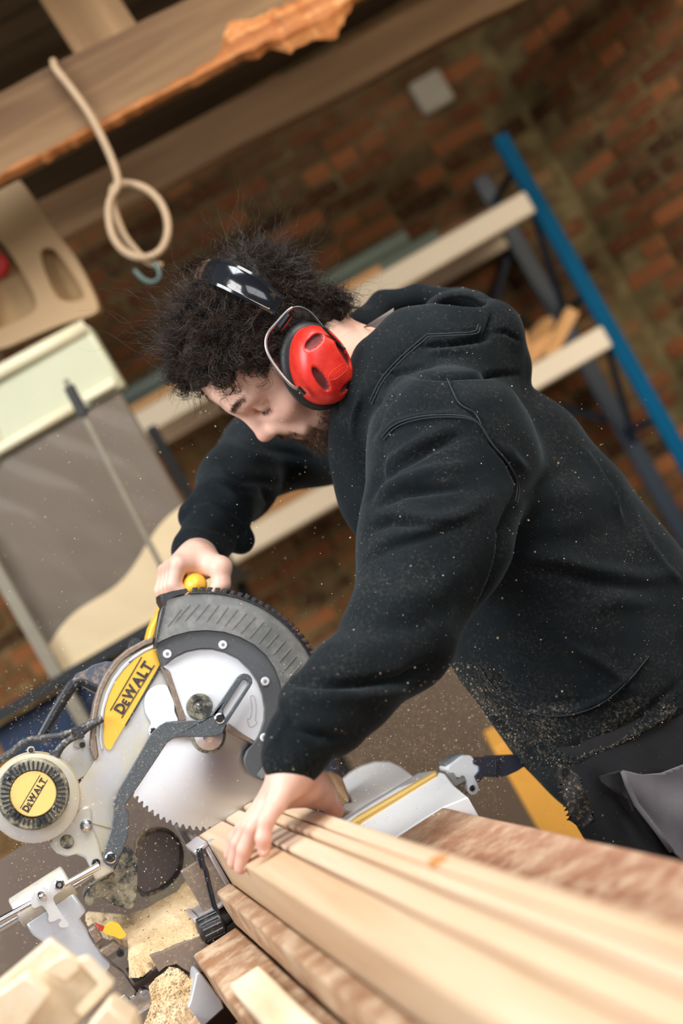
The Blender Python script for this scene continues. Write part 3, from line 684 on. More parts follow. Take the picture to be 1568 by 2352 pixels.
def smoky():
    m, nt, N, L, b = new_mat('smoky_clear_plastic'); setp(b, rough=.12, spec=.6); co = coords(N, L)
    n = noise(N, L, co, 60, 5, .7); c = mixc(N, L, thr(N, L, n, .45, .8), (.20, .205, .20), (.36, .345, .32)); L.new(c, b.inputs['Base Color'])
    a = N.new('ShaderNodeMapRange'); a.inputs[3].default_value = .62; a.inputs[4].default_value = .78; L.new(n, a.inputs[0]); L.new(a.outputs[0], b.inputs['Alpha']); return m
SAW = sroot('mitre_saw', 0, 0, ZT, 'yellow and silver sliding mitre saw with its round blade guard on the bench', 'saw')
A_ = crop(180, 1480, 480 / 1568); B_ = crop(0, 1500, 300 / 1568); C_ = crop(0, 1950, 450 / 1568); G_ = crop(0, 1750, 800 / 1568); H_ = crop(340, 1240, 420 / 1568)
F2 = crop(440, 1880, 260 / 1568); E6 = crop(750, 1650, 550 / 1568); D1 = crop(0, 1250, 800 / 1568)
def K(pts, s): return [onS(x, y, s) for x, y in pts]
def plate(name, pts, s, th, mat, parent=SAW, bev=.0012, segs=2, holes=(), rnd=0, label=None):
    w = K(pts, s)
    if rnd: w = smoothpoly(w, rnd)
    return MB().plate(w, th, Dv, [K(h, s) for h in holes]).build(name, mat, parent, bev=bev, segs=segs, label=label)
def circ(cx, cy, r, n=28): return [(cx + r * math.cos(2 * math.pi * i / n), cy + r * math.sin(2 * math.pi * i / n)) for i in range(n)]
def disc(name, cx, cy, s, prof, mat, parent=SAW, n=32, label=None):
    """prof in pixels of radius / metres of depth towards the camera"""
    c = onS(cx, cy, s); k = (c[1]) / F
    o = MB().lathe(c, -Dv, [(r * k, h) for r, h in prof], n).build(name, mat, parent, bev=0); o.data.shade_smooth()
    try: o.data.set_sharp_from_angle(angle=math.radians(35))
    except Exception: pass
    if label: o['label'] = label
    return o
# blade: own axes so that the radial brushing is centred on the arbor
bc = onS(475, 1690, 0); R0 = .1275; bp = []; nt_ = 84
for i in range(nt_):
    a = 2 * math.pi * i / nt_
    for da, r in ((0, R0), (.014, R0 - .0006), (.022, R0 - .0052), (.040, R0 - .0056), (.062, R0 - .0016)): bp.append((r * math.cos(a + da), r * math.sin(a + da)))
loops = [[Vector((x, y, 0)) for x, y in bp], [Vector((.0125 * math.cos(t * math.pi / 8), .0125 * math.sin(t * math.pi / 8), 0)) for t in range(16)]]
tr = tessellate_polygon(loops); fl = [p for l in loops for p in l]; n0 = len(fl); vv = [(p.x, p.y, .0011) for p in fl] + [(p.x, p.y, -.0011) for p in fl]
ff = []
for t in tr:
    a, b, c = (fl[i] for i in t); s_ = (b - a).cross(c - a).z; t = tuple(t) if s_ > 0 else tuple(reversed(t)); ff += [t, tuple(i + n0 for i in reversed(t))]
k0 = 0
for l in loops:
    for i in range(len(l)): j = (i + 1) % len(l); ff.append((k0 + i, k0 + i + n0, k0 + j + n0, k0 + j))
    k0 += len(l)
me = bpy.data.meshes.new('saw_blade'); me.from_pydata(vv, [], ff); me.materials.append(blade_mat()); blade = bpy.data.objects.new('saw_blade', me); COL.objects.link(blade)
blade.parent = SAW; blade.location = tuple(bc - wloc(SAW)); blade.rotation_euler = Matrix((tuple(Tv), tuple(Zv), tuple(-Dv))).transposed().to_euler()
disc('arbor_washer', 478, 1690, -.001, [(40, 0), (40, .006), (34, .007), (34, .004), (33, .004)], BLKD); disc('arbor_flange', 478, 1690, -.002, [(33, 0), (33, .007), (14, .008), (12, .012), (0, .013)], STEEL)
# housing casting behind the blade cover
plate('upper_housing', [(352, 1478), (310, 1500), (272, 1522), (248, 1553), (232, 1592), (222, 1640), (220, 1690), (226, 1736), (180, 1804), (168, 1834), (150, 1855), (160, 1885), (205, 1890), (262, 1905), (268, 1850), (282, 1822), (400, 1690), (450, 1600), (430, 1500), (400, 1470)], -.0055, .004, ALU, bev=.004, segs=3)
# outer rim of the housing
rim = [(352, 1477), (330, 1484), (303, 1500), (276, 1524), (254, 1553), (238, 1585), (228, 1620), (222, 1655), (220, 1692), (226, 1735), (219, 1748), (208, 1720), (208, 1690), (211, 1650), (217, 1613), (227, 1578), (243, 1546), (266, 1515), (296, 1489), (330, 1470), (353, 1462)]
plate('upper_housing', [(352, 1478), (310, 1500), (272, 1522), (248, 1553), (232, 1592), (222, 1640), (220, 1690), (226, 1736), (180, 1804), (168, 1834), (150, 1855), (160, 1885), (262, 1890), (300, 1750), (400, 1470)], .004, .05, ALU, bev=.003)
plate('housing_rim', rim, -.010, .045, BRN, bev=.002)
rim2 = [(352, 1483), (330, 1491), (305, 1507), (280, 1530), (259, 1558), (244, 1590), (234, 1625), (229, 1658), (227, 1694), (233, 1722), (238, 1722), (234, 1694), (236, 1660), (241, 1627), (251, 1594), (265, 1564), (286, 1536), (310, 1513), (334, 1497), (353, 1489)]
plate('housing_bead', rim2, -.009, .012, ALUC, bev=.001)
# yellow nameplate
yl = [(351, 1482), (330, 1493), (306, 1510), (281, 1538), (262, 1568), (248, 1600), (241, 1630), (239, 1660), (238, 1690), (239, 1708), (244, 1720), (250, 1723), (256, 1720), (262, 1707), (288, 1664), (367, 1526), (361, 1505), (355, 1480)]
NP = plate('nameplate', yl, -.008, .014, YEL, bev=.001)
plate('nameplate_stripe', [(367, 1527), (288, 1663), (287, 1668), (291, 1666), (371, 1534)], -.0085, .012, PRINT, NP, bev=0)
def lettering(name, text_parts, p0, p1, s, hpx, mat, parent, depth=.0006):
    """text along p0 -> p1 (pixels) on the plane s; text_parts: (string, size factor)"""
    a, b = onS(*p0, s), onS(*p1, s); d = nrm(b - a); n = -Dv; u = np.cross(n, d); Lw = np.linalg.norm(b - a); hh = hpx * a[1] / F
    V = []; Fc = []; x = 0.0
    for str_, k in text_parts:
        cu = bpy.data.curves.new('t', 'FONT'); cu.body = str_; cu.size = 1; cu.offset = .04; cu.fill_mode = 'FRONT'; cu.resolution_u = 3
        t = bpy.data.objects.new('t', cu); COL.objects.link(t); bpy.context.view_layer.update(); me = t.to_mesh(); co = np.array([v.co[:] for v in me.vertices]); pf = [tuple(p.vertices) for p in me.polygons]
        n0 = len(V); w = co[:, 0].max() - co[:, 0].min(); 
        for c in co: V.append((x + (c[0] - co[:, 0].min()) * k * 1.0, (c[1] - co[:, 1].min()) / .69 * k, 0))
        Fc += [tuple(i + n0 for i in p) for p in pf]; x += w * k * 1.0 + .05; t.to_mesh_clear(); COL.objects.unlink(t); bpy.data.objects.remove(t); bpy.data.curves.remove(cu)
    V = np.array(V); V[:, 0] *= Lw / (x - .05); V[:, 1] *= hh
    w = a + V[:, :1] * d + V[:, 1:2] * u + n * depth
    return mk(name, w, Fc, mat, parent)
DW = [('D', 1.0), ('E', .74), ('W', 1.0), ('A', 1.0), ('L', 1.0), ('T', 1.0)]
lettering('lettering', DW, (281, 1642), (352, 1529), -.0085, 22.5, PRINT, NP)
for a, b in (((253, 1632), (325, 1509)), ((279, 1649), (354, 1528))):
    d = np.array((b[0] - a[0], b[1] - a[1])); n = np.array((-d[1], d[0])) / np.linalg.norm(d) * 1.1
    plate('print_rule', [(a[0] - n[0], a[1] - n[1]), (b[0] - n[0], b[1] - n[1]), (b[0] + n[0], b[1] + n[1]), (a[0] + n[0], a[1] + n[1])], -.0088, .001, PRINT, NP, bev=0)
# white blade cover: big sector, round cover, brown edges
G0 = (464, 1631)
sec = [(376, 1531), (384, 1524), (403, 1509), (428, 1497), (456, 1491), (488, 1491), (518, 1499), (548, 1514), (573, 1538), (593, 1567), (604, 1598), (608, 1632), (603, 1665), (586, 1704), (520, 1664), (495, 1690), (455, 1690), (432, 1670), (421, 1655), (390, 1545)]
plate('cover_plate', sec, -.020, .004, WHITEP, bev=.0008)
arr = smoothpoly(K(A_([(1300, 382), (1318, 390), (1330, 450), (1332, 520), (1322, 572), (1345, 588), (1283, 636), (1262, 556), (1284, 562), (1296, 520), (1298, 450), (1284, 396)]), -.0202), 1)
MB().tube(arr + [arr[0]], .0004, 5, cap=False).build('rotation_arrow', plain('engraving', (.35, .36, .4), .4), SAW)
plate('cover_edge', A_([(620, 168), (640, 185), (672, 188), (690, 215), (812, 570), (762, 574), (716, 420), (690, 330)]), -.022, .014, BRN, bev=.001)
plate('cover_edge', A_([(1105, 640), (1122, 590), (1320, 735), (1308, 748)]), -.022, .014, BRN, bev=.001)
plate('round_cover', A_([(497, 420), (505, 385), (525, 348), (560, 320), (600, 305), (662, 302), (680, 345), (718, 430), (722, 470), (720, 505), (732, 530), (752, 575), (700, 590), (640, 600), (590, 628), (570, 668), (540, 692), (528, 655), (532, 625), (552, 590), (512, 530), (498, 480)]), -.016, .008, WHITEP, rnd=1, bev=.001)
disc('bolt_ring', 457, 1624, -.020, [(36, 0), (36, .002), (32, .003)], WHITEP); disc('arbor_bolt_cap', 457, 1623.5, -.021, [(31, 0), (31, .004), (29, .006), (17, .006), (16, .004), (7, .004)], BLKD)
disc('hex_socket', 456, 1623, -.024, [(7, 0), (7, .004), (5, .0045), (4, .001), (0, .001)], STEEL, n=6)
# charcoal guard ring with screws
ring = [(356, 1482), (372, 1471), (400, 1459), (435, 1450), (474, 1447), (515, 1451), (552, 1463), (585, 1481), (612, 1505), (632, 1535), (644, 1568), (650, 1605), (648, 1645), (641, 1680), (632, 1705), (640, 1740), (633, 1770), (616, 1797), (596, 1791), (574, 1779), (563, 1760), (561, 1742), (567, 1726), (582, 1709), (596, 1686), (606, 1655), (608, 1628), (603, 1595), (592, 1566), (573, 1537), (548, 1513), (518, 1498), (488, 1490), (456, 1490), (428, 1496), (403, 1508), (384, 1523), (373, 1528)]
plate('guard_ring', ring, -.028, .010, RINGM, bev=.0012)
GS = smoky()
a0 = [(381, 1378), (400, 1373), (430, 1366), (462, 1362.5), (493, 1362.5), (525, 1368), (556, 1377), (586, 1390), (612, 1404), (640, 1424), (665, 1446), (688, 1470), (706, 1494), (722, 1520), (719, 1545), (707, 1560), (690, 1590), (680, 1640), (668, 1690), (652, 1735), (632, 1770), (600, 1790), (590, 1780), (620, 1740), (636, 1700)]
inner = [(650, 1650), (650, 1605), (644, 1568), (632, 1535), (612, 1505), (585, 1481), (552, 1463), (515, 1451), (474, 1447), (435, 1450), (400, 1459), (372, 1471), (357, 1481), (361, 1440), (368, 1405)]
SG = plate('clear_guard', a0 + inner, -.034, .003, GS, bev=.0005)
# dark inner flange of the guard seen through the clear plastic
dk = [(358, 1478)] + [(361, 1452), (372, 1440), (400, 1429), (440, 1421), (480, 1420), (520, 1427), (560, 1442), (595, 1464), (622, 1491), (645, 1525), (660, 1562), (668, 1600), (664, 1650), (650, 1650), (650, 1605), (644, 1568), (632, 1535), (612, 1505), (585, 1481), (552, 1463), (515, 1451), (474, 1447), (435, 1450), (400, 1459), (372, 1471)]
plate('inner_flange', dk, -.026, .018, plain('gloss_black', (.012, .014, .02), .12, coat=.5, dust=.5, dustscale=300, dlo=.56, dhi=.64, dustcol=(.3, .28, .24)), bev=.001)
# black rim at the left end and teeth round the outside
lr = H_([(100, 470), (125, 462), (200, 440), (330, 415), (345, 440), (330, 456), (240, 480), (160, 520), (155, 560), (110, 740), (75, 910), (68, 925), (60, 912), (85, 780), (120, 600), (132, 570), (105, 520)])
plate('guard_end_rim', lr, -.037, .05, BLKP, bev=.0015)
gc = onS(470, 1637, -.034); kk = gc[1] / F
tw = []
rimv = MB(); ro = []
for i in range(41):
    a = math.radians(-97 + 1.0 * i * (97 - 25.5) / 40); ro.append(a)
Rg = 275 * kk; img = lambda a, r: (470 + r * math.cos(a), 1637 + r * math.sin(a))
plate('guard_outer_rim', [img(a, 279) for a in ro] + [img(a, 273) for a in reversed(ro)], -.037, .05, BLKP, bev=.001)
GT = MB()
for i in range(20):
    a = math.radians(-94.5 + i * 3.52)
    w = K([img(a - .019, 277), img(a - .017, 289), img(a + .021, 289), img(a + .021, 284), img(a + .012, 283), img(a + .014, 277)], -.036)
    MB().plate(w, .010, Dv).build('guard_tooth', BLKP, SAW, bev=.0006)
    w = K([img(a - .018, 277), img(a - .017, 287), img(a + .018, 287), img(a + .014, 277)], -.008)
    MB().plate(w, .012, Dv).build('guard_tooth', BLKP, SAW)
# moulded ribs in the clear guard
for i in range(19):
    a = math.radians(-103 + i * 5.1); r1, r0 = 250 - (7 if i == 0 else 0) - i * .3, 214
    p1 = img(a, r1); p0 = (p1[0] - 30 - 3 * math.sin(i), p1[1] + 38 - i * .2)
    if i > 10: p0 = (p1[0] - 26, p1[1] + 30)
    MB().tube([onS(*p1, -.0345), onS(*p0, -.0345)], .0009, 6).build('guard_rib', GS, SG)
for x, y in ((384, 1502), (511.5, 1481), (608.6, 1565), (606.5, 1694)):
    s_ = disc('guard_screw', x, y, -.028, [(10, 0), (10, .0012), (8.6, .0022), (4, .0022), (3.4, .001), (0, .001)], WHITEP, n=24); disc('screw_recess', x, y, -.0296, [(3.4, 0), (3.4, .0012), (0, .0012)], plain('recess_%d' % x, (.25, .25, .27), .5), s_, n=6)
# slotted link arm
sa, sb = (504, 1650), (560, 1566)
d = np.array((sb[0] - sa[0], sb[1] - sa[1]), float); d /= np.linalg.norm(d); nn = np.array((-d[1], d[0]))
cap = [(sb[0] + 19 * math.cos(t), sb[1] + 19 * math.sin(t)) for t in np.linspace(math.atan2(-nn[1], -nn[0]), math.atan2(-nn[1], -nn[0]) + math.pi, 14)]
top = [tuple(np.array(A_([(1040, 500)])[0]))]
link = A_([(1290, 320), (1110, 600), (1090, 650), (1050, 682), (990, 695), (900, 695), (790, 694), (720, 702), (665, 738), (625, 800), (480, 1020), (345, 1215), (378, 1262), (378, 1330), (372, 1440), (330, 1560), (300, 1610)]) + [(276, 1972), (270, 1984), (256, 1991), (242, 1985), (236, 1969), (242, 1945)] + A_([(232, 1440), (262, 1290), (262, 1180), (290, 1110), (400, 925), (525, 705), (560, 655), (610, 610), (660, 582), (720, 575), (820, 572), (930, 568), (990, 545), (1020, 500), (1195, 245), (1215, 226), (1245, 217), (1280, 225), (1303, 255), (1306, 290)])
ih = A_([(1085, 492), (1215, 292), (1232, 268), (1252, 262), (1272, 275), (1272, 300), (1120, 530), (1095, 560)])
LK = plate('link_arm', link, -.045, .006, LINKM, bev=.0012, holes=[ih])
plate('link_slot_lip', A_([(1085, 492), (1215, 292), (1232, 268), (1252, 262), (1272, 275), (1272, 300), (1120, 530), (1095, 560)]), -.040, .002, WHITEP, bev=0)
for x, y, r in ((504, 1650, 12), (254, 1970, 13), (351, 1679, 8)):
    b_ = disc('link_bolt', x, y, -.045 if r > 8 else -.022, [(r, 0), (r, .002), (r * .78, .003), (r * .7, .001)], STEEL); disc('bolt_socket', x, y, -.0455 if r > 8 else -.0225, [(r * .72, 0), (r * .72, .003), (r * .4, .003), (r * .35, .0015), (0, .0015)], BLKP, b_, n=12)
# motor with ribbed end cap
disc('motor_housing', 76, 1823, .07, [(92, 0), (97, .04), (99, .085), (96, .10), (80, .102)], ALU, n=48)
disc('motor_band', 76, 1823, .07, [(99.3, .072), (100, .075), (99.5, .083)], YELD, n=48)
mc = disc('vent_cap', 76.5, 1823, -.033, [(82, 0), (80, .006), (77, .008), (55, .010), (55, .004), (0, .004)], BLKD, n=48, label='black ribbed vent cap of the motor')
disc('cap_badge', 76.5, 1823, -.037, [(52, 0), (52, .0045), (50, .0055), (0, .0055)], YELD, n=48)
for i in range(40):
    a = 2 * math.pi * i / 40; c_, s__ = math.cos(a), math.sin(a); n_ = (-s__ * 2.0, c_ * 2.0)
    q = [(76.5 + 56 * c_ + n_[0], 1823 + 56 * s__ + n_[1]), (76.5 + 75 * c_ + n_[0], 1823 + 75 * s__ + n_[1]), (76.5 + 75 * c_ - n_[0], 1823 + 75 * s__ - n_[1]), (76.5 + 56 * c_ - n_[0], 1823 + 56 * s__ - n_[1])]
    MB().plate(K(q, -.0448), .006, Dv).build('vent_rib', BLKP, mc)
lettering('lettering', DW, (63, 1866), (108, 1793), -.0425, 14, PRINT, SAW)
for a, b in (((46, 1857), (92, 1780)), ((64, 1867), (109, 1791))):
    d = np.array((b[0] - a[0], b[1] - a[1])); n = np.array((-d[1], d[0])) / np.linalg.norm(d) * .8
    plate('print_rule', [(a[0] - n[0], a[1] - n[1]), (b[0] - n[0], b[1] - n[1]), (b[0] + n[0], b[1] + n[1]), (a[0] + n[0], a[1] + n[1])], -.0428, .0005, PRINT, SAW, bev=0)
for x, y in ((71, 1723), (152, 1768), (23, 1780 + 10), (128, 1857)):
    disc('housing_screw', x, y, -.02 if y < 1770 else -.034, [(9, 0), (9, .006), (7, .009)], ALU); disc('screw_socket', x, y, -.029 if y < 1770 else -.043, [(6, 0), (6, .001), (3.5, .0012), (3, 0), (0, 0)], BLKP, n=12)
# gear case between motor and arm
plate('gear_case', B_([(690, 1180), (860, 1050), (1000, 950), (1100, 900), (1140, 1150), (1200, 1260), (1060, 1450), (880, 1560), (820, 1500), (800, 1380)]) , .015, .05, ALU, bev=.004, segs=3)
plate('gear_case_boss', B_([(875, 1050), (960, 1000), (1030, 1060), (1020, 1120), (960, 1145), (890, 1130)]), .0, .02, ALU, rnd=1, bev=.002)
disc('boss_screw', 189, 1711, -.002, [(7, 0), (7, .003), (4, .003), (3, .001), (0, .001)], BLKP, n=12)
# lower arm casting and pivot
plate('arm_casting', [(180, 1804), (168, 1834), (150, 1857), (128, 1885), (112, 1920), (120, 1950), (150, 1962), (200, 1965), (255, 1960), (268, 1905), (264, 1850), (282, 1810), (260, 1780)], -.004, .05, ALU, bev=.004, segs=3)
pv = G_([(225, 350), (240, 310), (265, 290), (370, 205), (400, 198), (415, 220), (416, 290), (442, 345), (456, 400), (468, 455), (520, 490), (432, 540), (418, 500), (385, 435), (340, 418), (300, 430), (255, 412), (228, 380)])
plate('pivot_casting', pv, -.012, .03, ALU, bev=.003, segs=3)
disc('pivot_bolt', 198, 1896, -.012, [(14, 0), (14, .003), (9, .004), (7, .010), (4, .010), (3.5, .007), (0, .007)], STEEL)
disc('pivot_boss', 154, 1933, -.012, [(16, 0), (16, .002), (13, .003), (0, .002)], BLKD); disc('pivot_screw', 220, 1982, -.012, [(10, 0), (10, .002), (8, .003), (6, .001), (0, .001)], BLKP, n=16)
disc('pivot_screw', 248, 1891, -.0, [(8, 0), (8, .003), (6, .004), (0, .003)], ALU, n=16)
sc_ = G_([(560, 370), (600, 400), (620, 440), (618, 560), (610, 640), (585, 668), (545, 655), (500, 640), (440, 602), (415, 650), (385, 655), (378, 600), (430, 545), (500, 515), (540, 440)])
plate('dust_chute', sc_, .01, .05, BLKD, rnd=1, bev=.004, segs=3)
# hoops of the dust port seen behind
plate('dust_port', [(312, 1935), (330, 1912), (372, 1900), (404, 1912), (424, 1950), (420, 2000), (392, 2035), (350, 2058), (322, 2062), (306, 2030)], .13, .03, plain('murky_black', (.075, .06, .052), .6, dust=.6, dustscale=30), rnd=2, bev=.004)
plate('dust_port_face', [(318, 1940), (336, 1920), (372, 1908), (398, 1920), (414, 1952), (410, 1994), (384, 2026), (350, 2046), (326, 2050), (314, 2026)], .126, .006, plain('murky_mauve', (.14, .105, .095), .5, dust=.5, dustscale=16, dustcol=(.16, .11, .07)), rnd=2, bev=.003)
# carry handle
hd = splpath([onS(x, y, .02) for x, y in ((92, 1698), (128, 1632), (163, 1575), (172, 1566), (188, 1563), (205, 1570), (238, 1588))], 40)
CH = MB().tube(hd, .0085, 12).build('carry_handle', BLKP, SAW, smooth=True)
plate('handle_shroud', B_([(868, 330), (900, 270), (940, 235), (1050, 190), (1120, 140), (1270, 98), (1430, 108), (1400, 220), (1260, 430), (1130, 380), (1040, 335), (960, 340), (900, 420)]), .012, .04, plain('slate_plastic', (.075, .085, .12), .5, dust=.4, dustscale=50), bev=.005, segs=3)
plate('lock_knob', D1([(575, 470), (590, 430), (610, 420), (635, 428), (632, 445), (600, 480), (580, 482)]), .0, .03, BLKP, rnd=1, bev=.002)
# power cables
for pts, r in ((((-20, 1760), (25, 1728), (60, 1703), (100, 1695), (140, 1690), (175, 1676), (205, 1664), (232, 1652)), .0048), (((128, 1738), (140, 1716), (158, 1699), (182, 1686), (205, 1668), (235, 1650)), .0052)):
    MB().tube(splpath([onS(x, y, -.012) for x, y in pts], 40), r, 10).build('cable', RUB, SAW, smooth=True)
plate('cable_clip', B_([(850, 930), (880, 890), (950, 870), (980, 900), (1020, 1000), (1000, 1030), (930, 1020)]), -.022, .02, BLKP, rnd=1, bev=.002)
disc('cable_gland', 125, 1734, -.012, [(11, 0), (12, .006), (8, .010)], RUB)
# the operator's handle behind the guard: yellow D-handle grip pointing at the camera
hc = onS(446, 1345, .02)
m = MB(); ga = nrm(-Dv + Zv * .02)
m.lathe(hc + Dv * .10, -Dv, [(.0, -.01), (.013, -.008), (.017, 0), (.0165, .05), (.0175, .09), (.0165, .112), (.012, .122), (.005, .127), (0, .128)], 24); GRIP = m.build('grip_handle', YEL, SAW, smooth=True, label='yellow operating handle held by the right hand')
plate('handle_bracket', [(395, 1352), (470, 1340), (480, 1372), (400, 1385), (372, 1420), (352, 1470), (335, 1480), (345, 1440), (368, 1395)], .02, .05, YEL, bev=.004, segs=3)
# slide rails and rail housing
for (a, b, r) in (((-60, 2148), (228, 1988), 9.0),):
    p0, p1 = onS(*a, -.03), onS(*b, -.03); MB().cyl(p0, p1, r * p0[1] / F, 20).build('slide_rail', STEEL, SAW, smooth='auto')
p0, p1 = onS(-60, 2165, .12), onS(250, 1985, .12); MB().cyl(p0, p1, .008, 16).build('slide_rail', STEEL, SAW, smooth='auto')
p0, p1 = onS(38, 2100, -.012), onS(160, 2022, -.012)
MB().cyl(p0, p1, .0225, 32).build('rail_housing', ALU, SAW, bev=.002)
BR = plate('side_bracket', C_([(205, 605), (590, 352), (692, 500), (640, 560), (700, 655), (770, 765), (880, 905), (1010, 1010), (1092, 1140), (1085, 1180), (985, 1200), (880, 1255), (815, 1190), (700, 1060), (520, 890), (400, 790), (262, 692)]), -.030, .035, ALUC, bev=.004, segs=3)
plate('bracket_foot', C_([(880, 920), (985, 985), (1090, 1135), (1080, 1178), (960, 1215), (875, 1258), (815, 1190), (790, 1110), (830, 1010)]), -.034, .02, BRN, bev=.003)
lt = C_([(270, 350), (290, 352), (300, 335), (325, 320), (340, 308), (355, 305), (380, 320), (398, 318), (405, 262), (428, 248), (430, 230), (445, 240), (480, 242), (512, 252), (522, 290), (505, 338), (470, 345), (425, 385), (430, 420), (490, 520), (552, 600), (545, 625), (490, 632), (468, 612), (475, 590), (495, 575), (478, 553), (440, 575), (400, 587), (385, 570), (392, 530), (370, 490), (340, 452), (320, 455), (272, 477), (252, 455), (246, 400)])
plate('latch_plate', lt, -.046, .003, STEEL if False else plain('zinc_plate', (.78, .79, .80), .3, metal=.4, var=.04), bev=.0008, rnd=1)
disc('latch_knob', 96, 2057, -.047, [(11, 0), (11, .004), (9, .009), (5, .012), (0, .013)], STEEL); disc('latch_bolt', 136.5, 2032, -.047, [(12, 0), (12, .003), (10, .004)], STEEL); disc('latch_socket', 136.5, 2032, -.0495, [(9.5, 0), (9.5, .002), (5, .0022), (4, .001), (0, .001)], BLKP, n=12)
plate('stop_block', C_([(705, 655), (760, 615), (830, 715), (770, 770)]), -.04, .03, BRN, bev=.002); plate('stop_block', C_([(795, 820), (920, 738), (965, 775), (958, 800), (838, 872)]), -.045, .03, BRN, bev=.002)
disc('stop_bolt', 276, 2188, -.045, [(9, 0), (9, .006), (5, .006), (4, .003), (0, .003)], BLKP, n=16)
plate('pointer', C_([(835, 625), (870, 600), (895, 585), (940, 592), (962, 612), (985, 650), (1010, 680), (1005, 700), (960, 725), (920, 700), (870, 690), (820, 665)]), -.052, .012, YEL, rnd=1, bev=.0015)
plate('pointer_tip', C_([(755, 588), (790, 605), (835, 622), (818, 660), (795, 655)]), -.052, .006, plain('red_paint', (.50, .03, .03), .4, dust=.2, dustscale=300), bev=.0008)
plate('clamp_block', C_([(1015, 985), (1080, 965), (1150, 905), (1185, 905), (1215, 960), (1160, 1030), (1080, 1080)]), -.045, .03, BLKP, bev=.002)
disc('steel_roller', 330, 2277, -.05, [(13, 0), (13, .02), (11, .022), (6, .022), (5, .019), (0, .019)], STEEL)
plate('rail_stub', C_([(1030, 1190), (1085, 1158), (1105, 1180), (1045, 1215)]), -.045, .01, STEEL, bev=.002)
plate('lower_latch', C_([(880, 1240), (1000, 1165), (1040, 1215), (1020, 1240), (985, 1262), (960, 1260), (965, 1300), (1000, 1290), (1010, 1330), (975, 1345), (950, 1300), (905, 1290), (890, 1295)]), -.048, .006, plain('dusty_steel', (.45, .42, .34), .4, metal=.5), bev=.001)
plate('latch_rod', C_([(1050, 1250), (1170, 1195), (1175, 1225), (1060, 1285)]), -.045, .01, BRN, bev=.002)
plate('deck_end', [(346, 2199), (372, 2189), (425, 2166), (472, 2146), (498, 2186), (505, 2200), (450, 2242), (425, 2228), (405, 2214), (380, 2220), (365, 2232)], -.132, .02, BRN)
# base: deck, turntable, fence
plate('base_block', C_([(1180, 870), (1280, 825), (1340, 900), (1215, 985)]), -.045, .03, ALUC, bev=.002)
deck = MB().sbox(-.13, .26, -.42, -.082, ZT - .05, ZT - .028).build('base_deck', BRN, SAW, bev=.004)
MB().sbox(-.13, .28, -.082, .115, ZT - .05, ZT - .0008).build('turntable', ALUC, SAW, bev=.003)
for s_, t_ in ((-.1, -.38), (-.1, .06), (.24, -.38), (.24, .06)): MB().lathe(W3(s_, t_, -.350), (0, 0, 1), [(.022, 0), (.018, .05), (.022, .101)], 16).build('foot', BLKP, SAW)
# skirt casting at the lower edge, curved
sk = [(318, 2380), (352, 2345), (375, 2300), (400, 2230), (446, 2190), (500, 2215), (520, 2290), (500, 2330), (420, 2400)]
plate('base_skirt', [(452, 2228), (474, 2250), (520, 2312), (500, 2330), (450, 2375), (400, 2420), (380, 2400), (412, 2350), (436, 2305), (446, 2262)], -.19, .05, ALUC, rnd=1, bev=.004, segs=3)
# fence: end rib, web, foot
FE = plain('fence_aluminium', (0.46, 0.42, 0.43), .42, metal=.4, var=.06, scale=200, dust=.25, dustscale=120)
sF = -.108
m = MB(); m.plate([onS(x, y, sF) for x, y in F2([(222, 332), (240, 305), (322, 282), (560, 700), (722, 962), (700, 972), (612, 990), (425, 680)])], .012, Dv); m.build('fence_end_rib', FE, SAW, bev=.0015)
MB().sbox(sF + .002, -.012, -.0855, -.0795, ZT, -.1075).build('fence_face', FE, SAW, bev=.001)
m = MB(); zt_ = -.1065
q = [onS(*F2([(60, 232)])[0], .075), onS(*F2([(130, 175)])[0], .075)]
m.plate([W3(sF, -.0795, zt_), W3(sF, -.100, zt_ - .002), W3(-.02, -.100, zt_ - .002), W3(-.02, -.0795, zt_)], .006, -Zv); m.build('fence_cap', FE, SAW, bev=.0015)
MB().plate([onS(x, y, sF + .02) for x, y in F2([(150, 390), (250, 620), (300, 760), (370, 930), (345, 948), (310, 880), (200, 560)])], .006, Dv).build('fence_rib', FE, SAW, bev=.001)
MB().sbox(sF + .012, sF + .03, -.125, -.0855, -.186, -.125).build('fence_web', BRN, SAW)
MB().sbox(sF - .004, -.03, -.135, -.0795, -.188, -.1835).build('fence_foot', FE, SAW, bev=.001)
MB().sbox(sF - .006, -.03, -.142, -.136, -.250, -.180).build('fence_foot_flange', FE, SAW, bev=.001)
MB().sbox(.02, .20, -.0855, -.0795, ZT, -.1075).build('fence_face', FE, SAW, bev=.001)
# black clamp lever and ribbed knob
lv = splpath([onS(x, y, sF - .012) for x, y in F2([(108, 415), (130, 560), (155, 660), (195, 720), (235, 900), (275, 1060), (310, 1200), (370, 1330), (410, 1420)])], 30)
n_ = len(lv); MB().tube(lv, [.0042 if i < n_ * .3 else .0034 for i in range(n_)], 10).build('clamp_lever', plain('gloss_black_steel', (.012, .016, .024), .2, coat=.5), SAW, smooth=True)
kc0, kc1 = onS(*F2([(205, 1400)])[0], sF - .015), onS(*F2([(350, 1560)])[0], sF - .015)
kx = nrm(onS(*F2([(420, 1440)])[0], sF - .015) - onS(*F2([(180, 1560)])[0], sF - .015)); kcen = onS(*F2([(278, 1500)])[0], sF - .018)
KB = MB().lathe(kcen - kx * .017, kx, [(.010, -.001), (.0165, .002), (.0175, .012), (.0165, .030), (.008, .034), (.006, .044)], 24).build('clamp_knob', BLKP, SAW, smooth='auto')
yk = nrm(np.cross(kx, (0, 1, 0))); zk = np.cross(kx, yk)
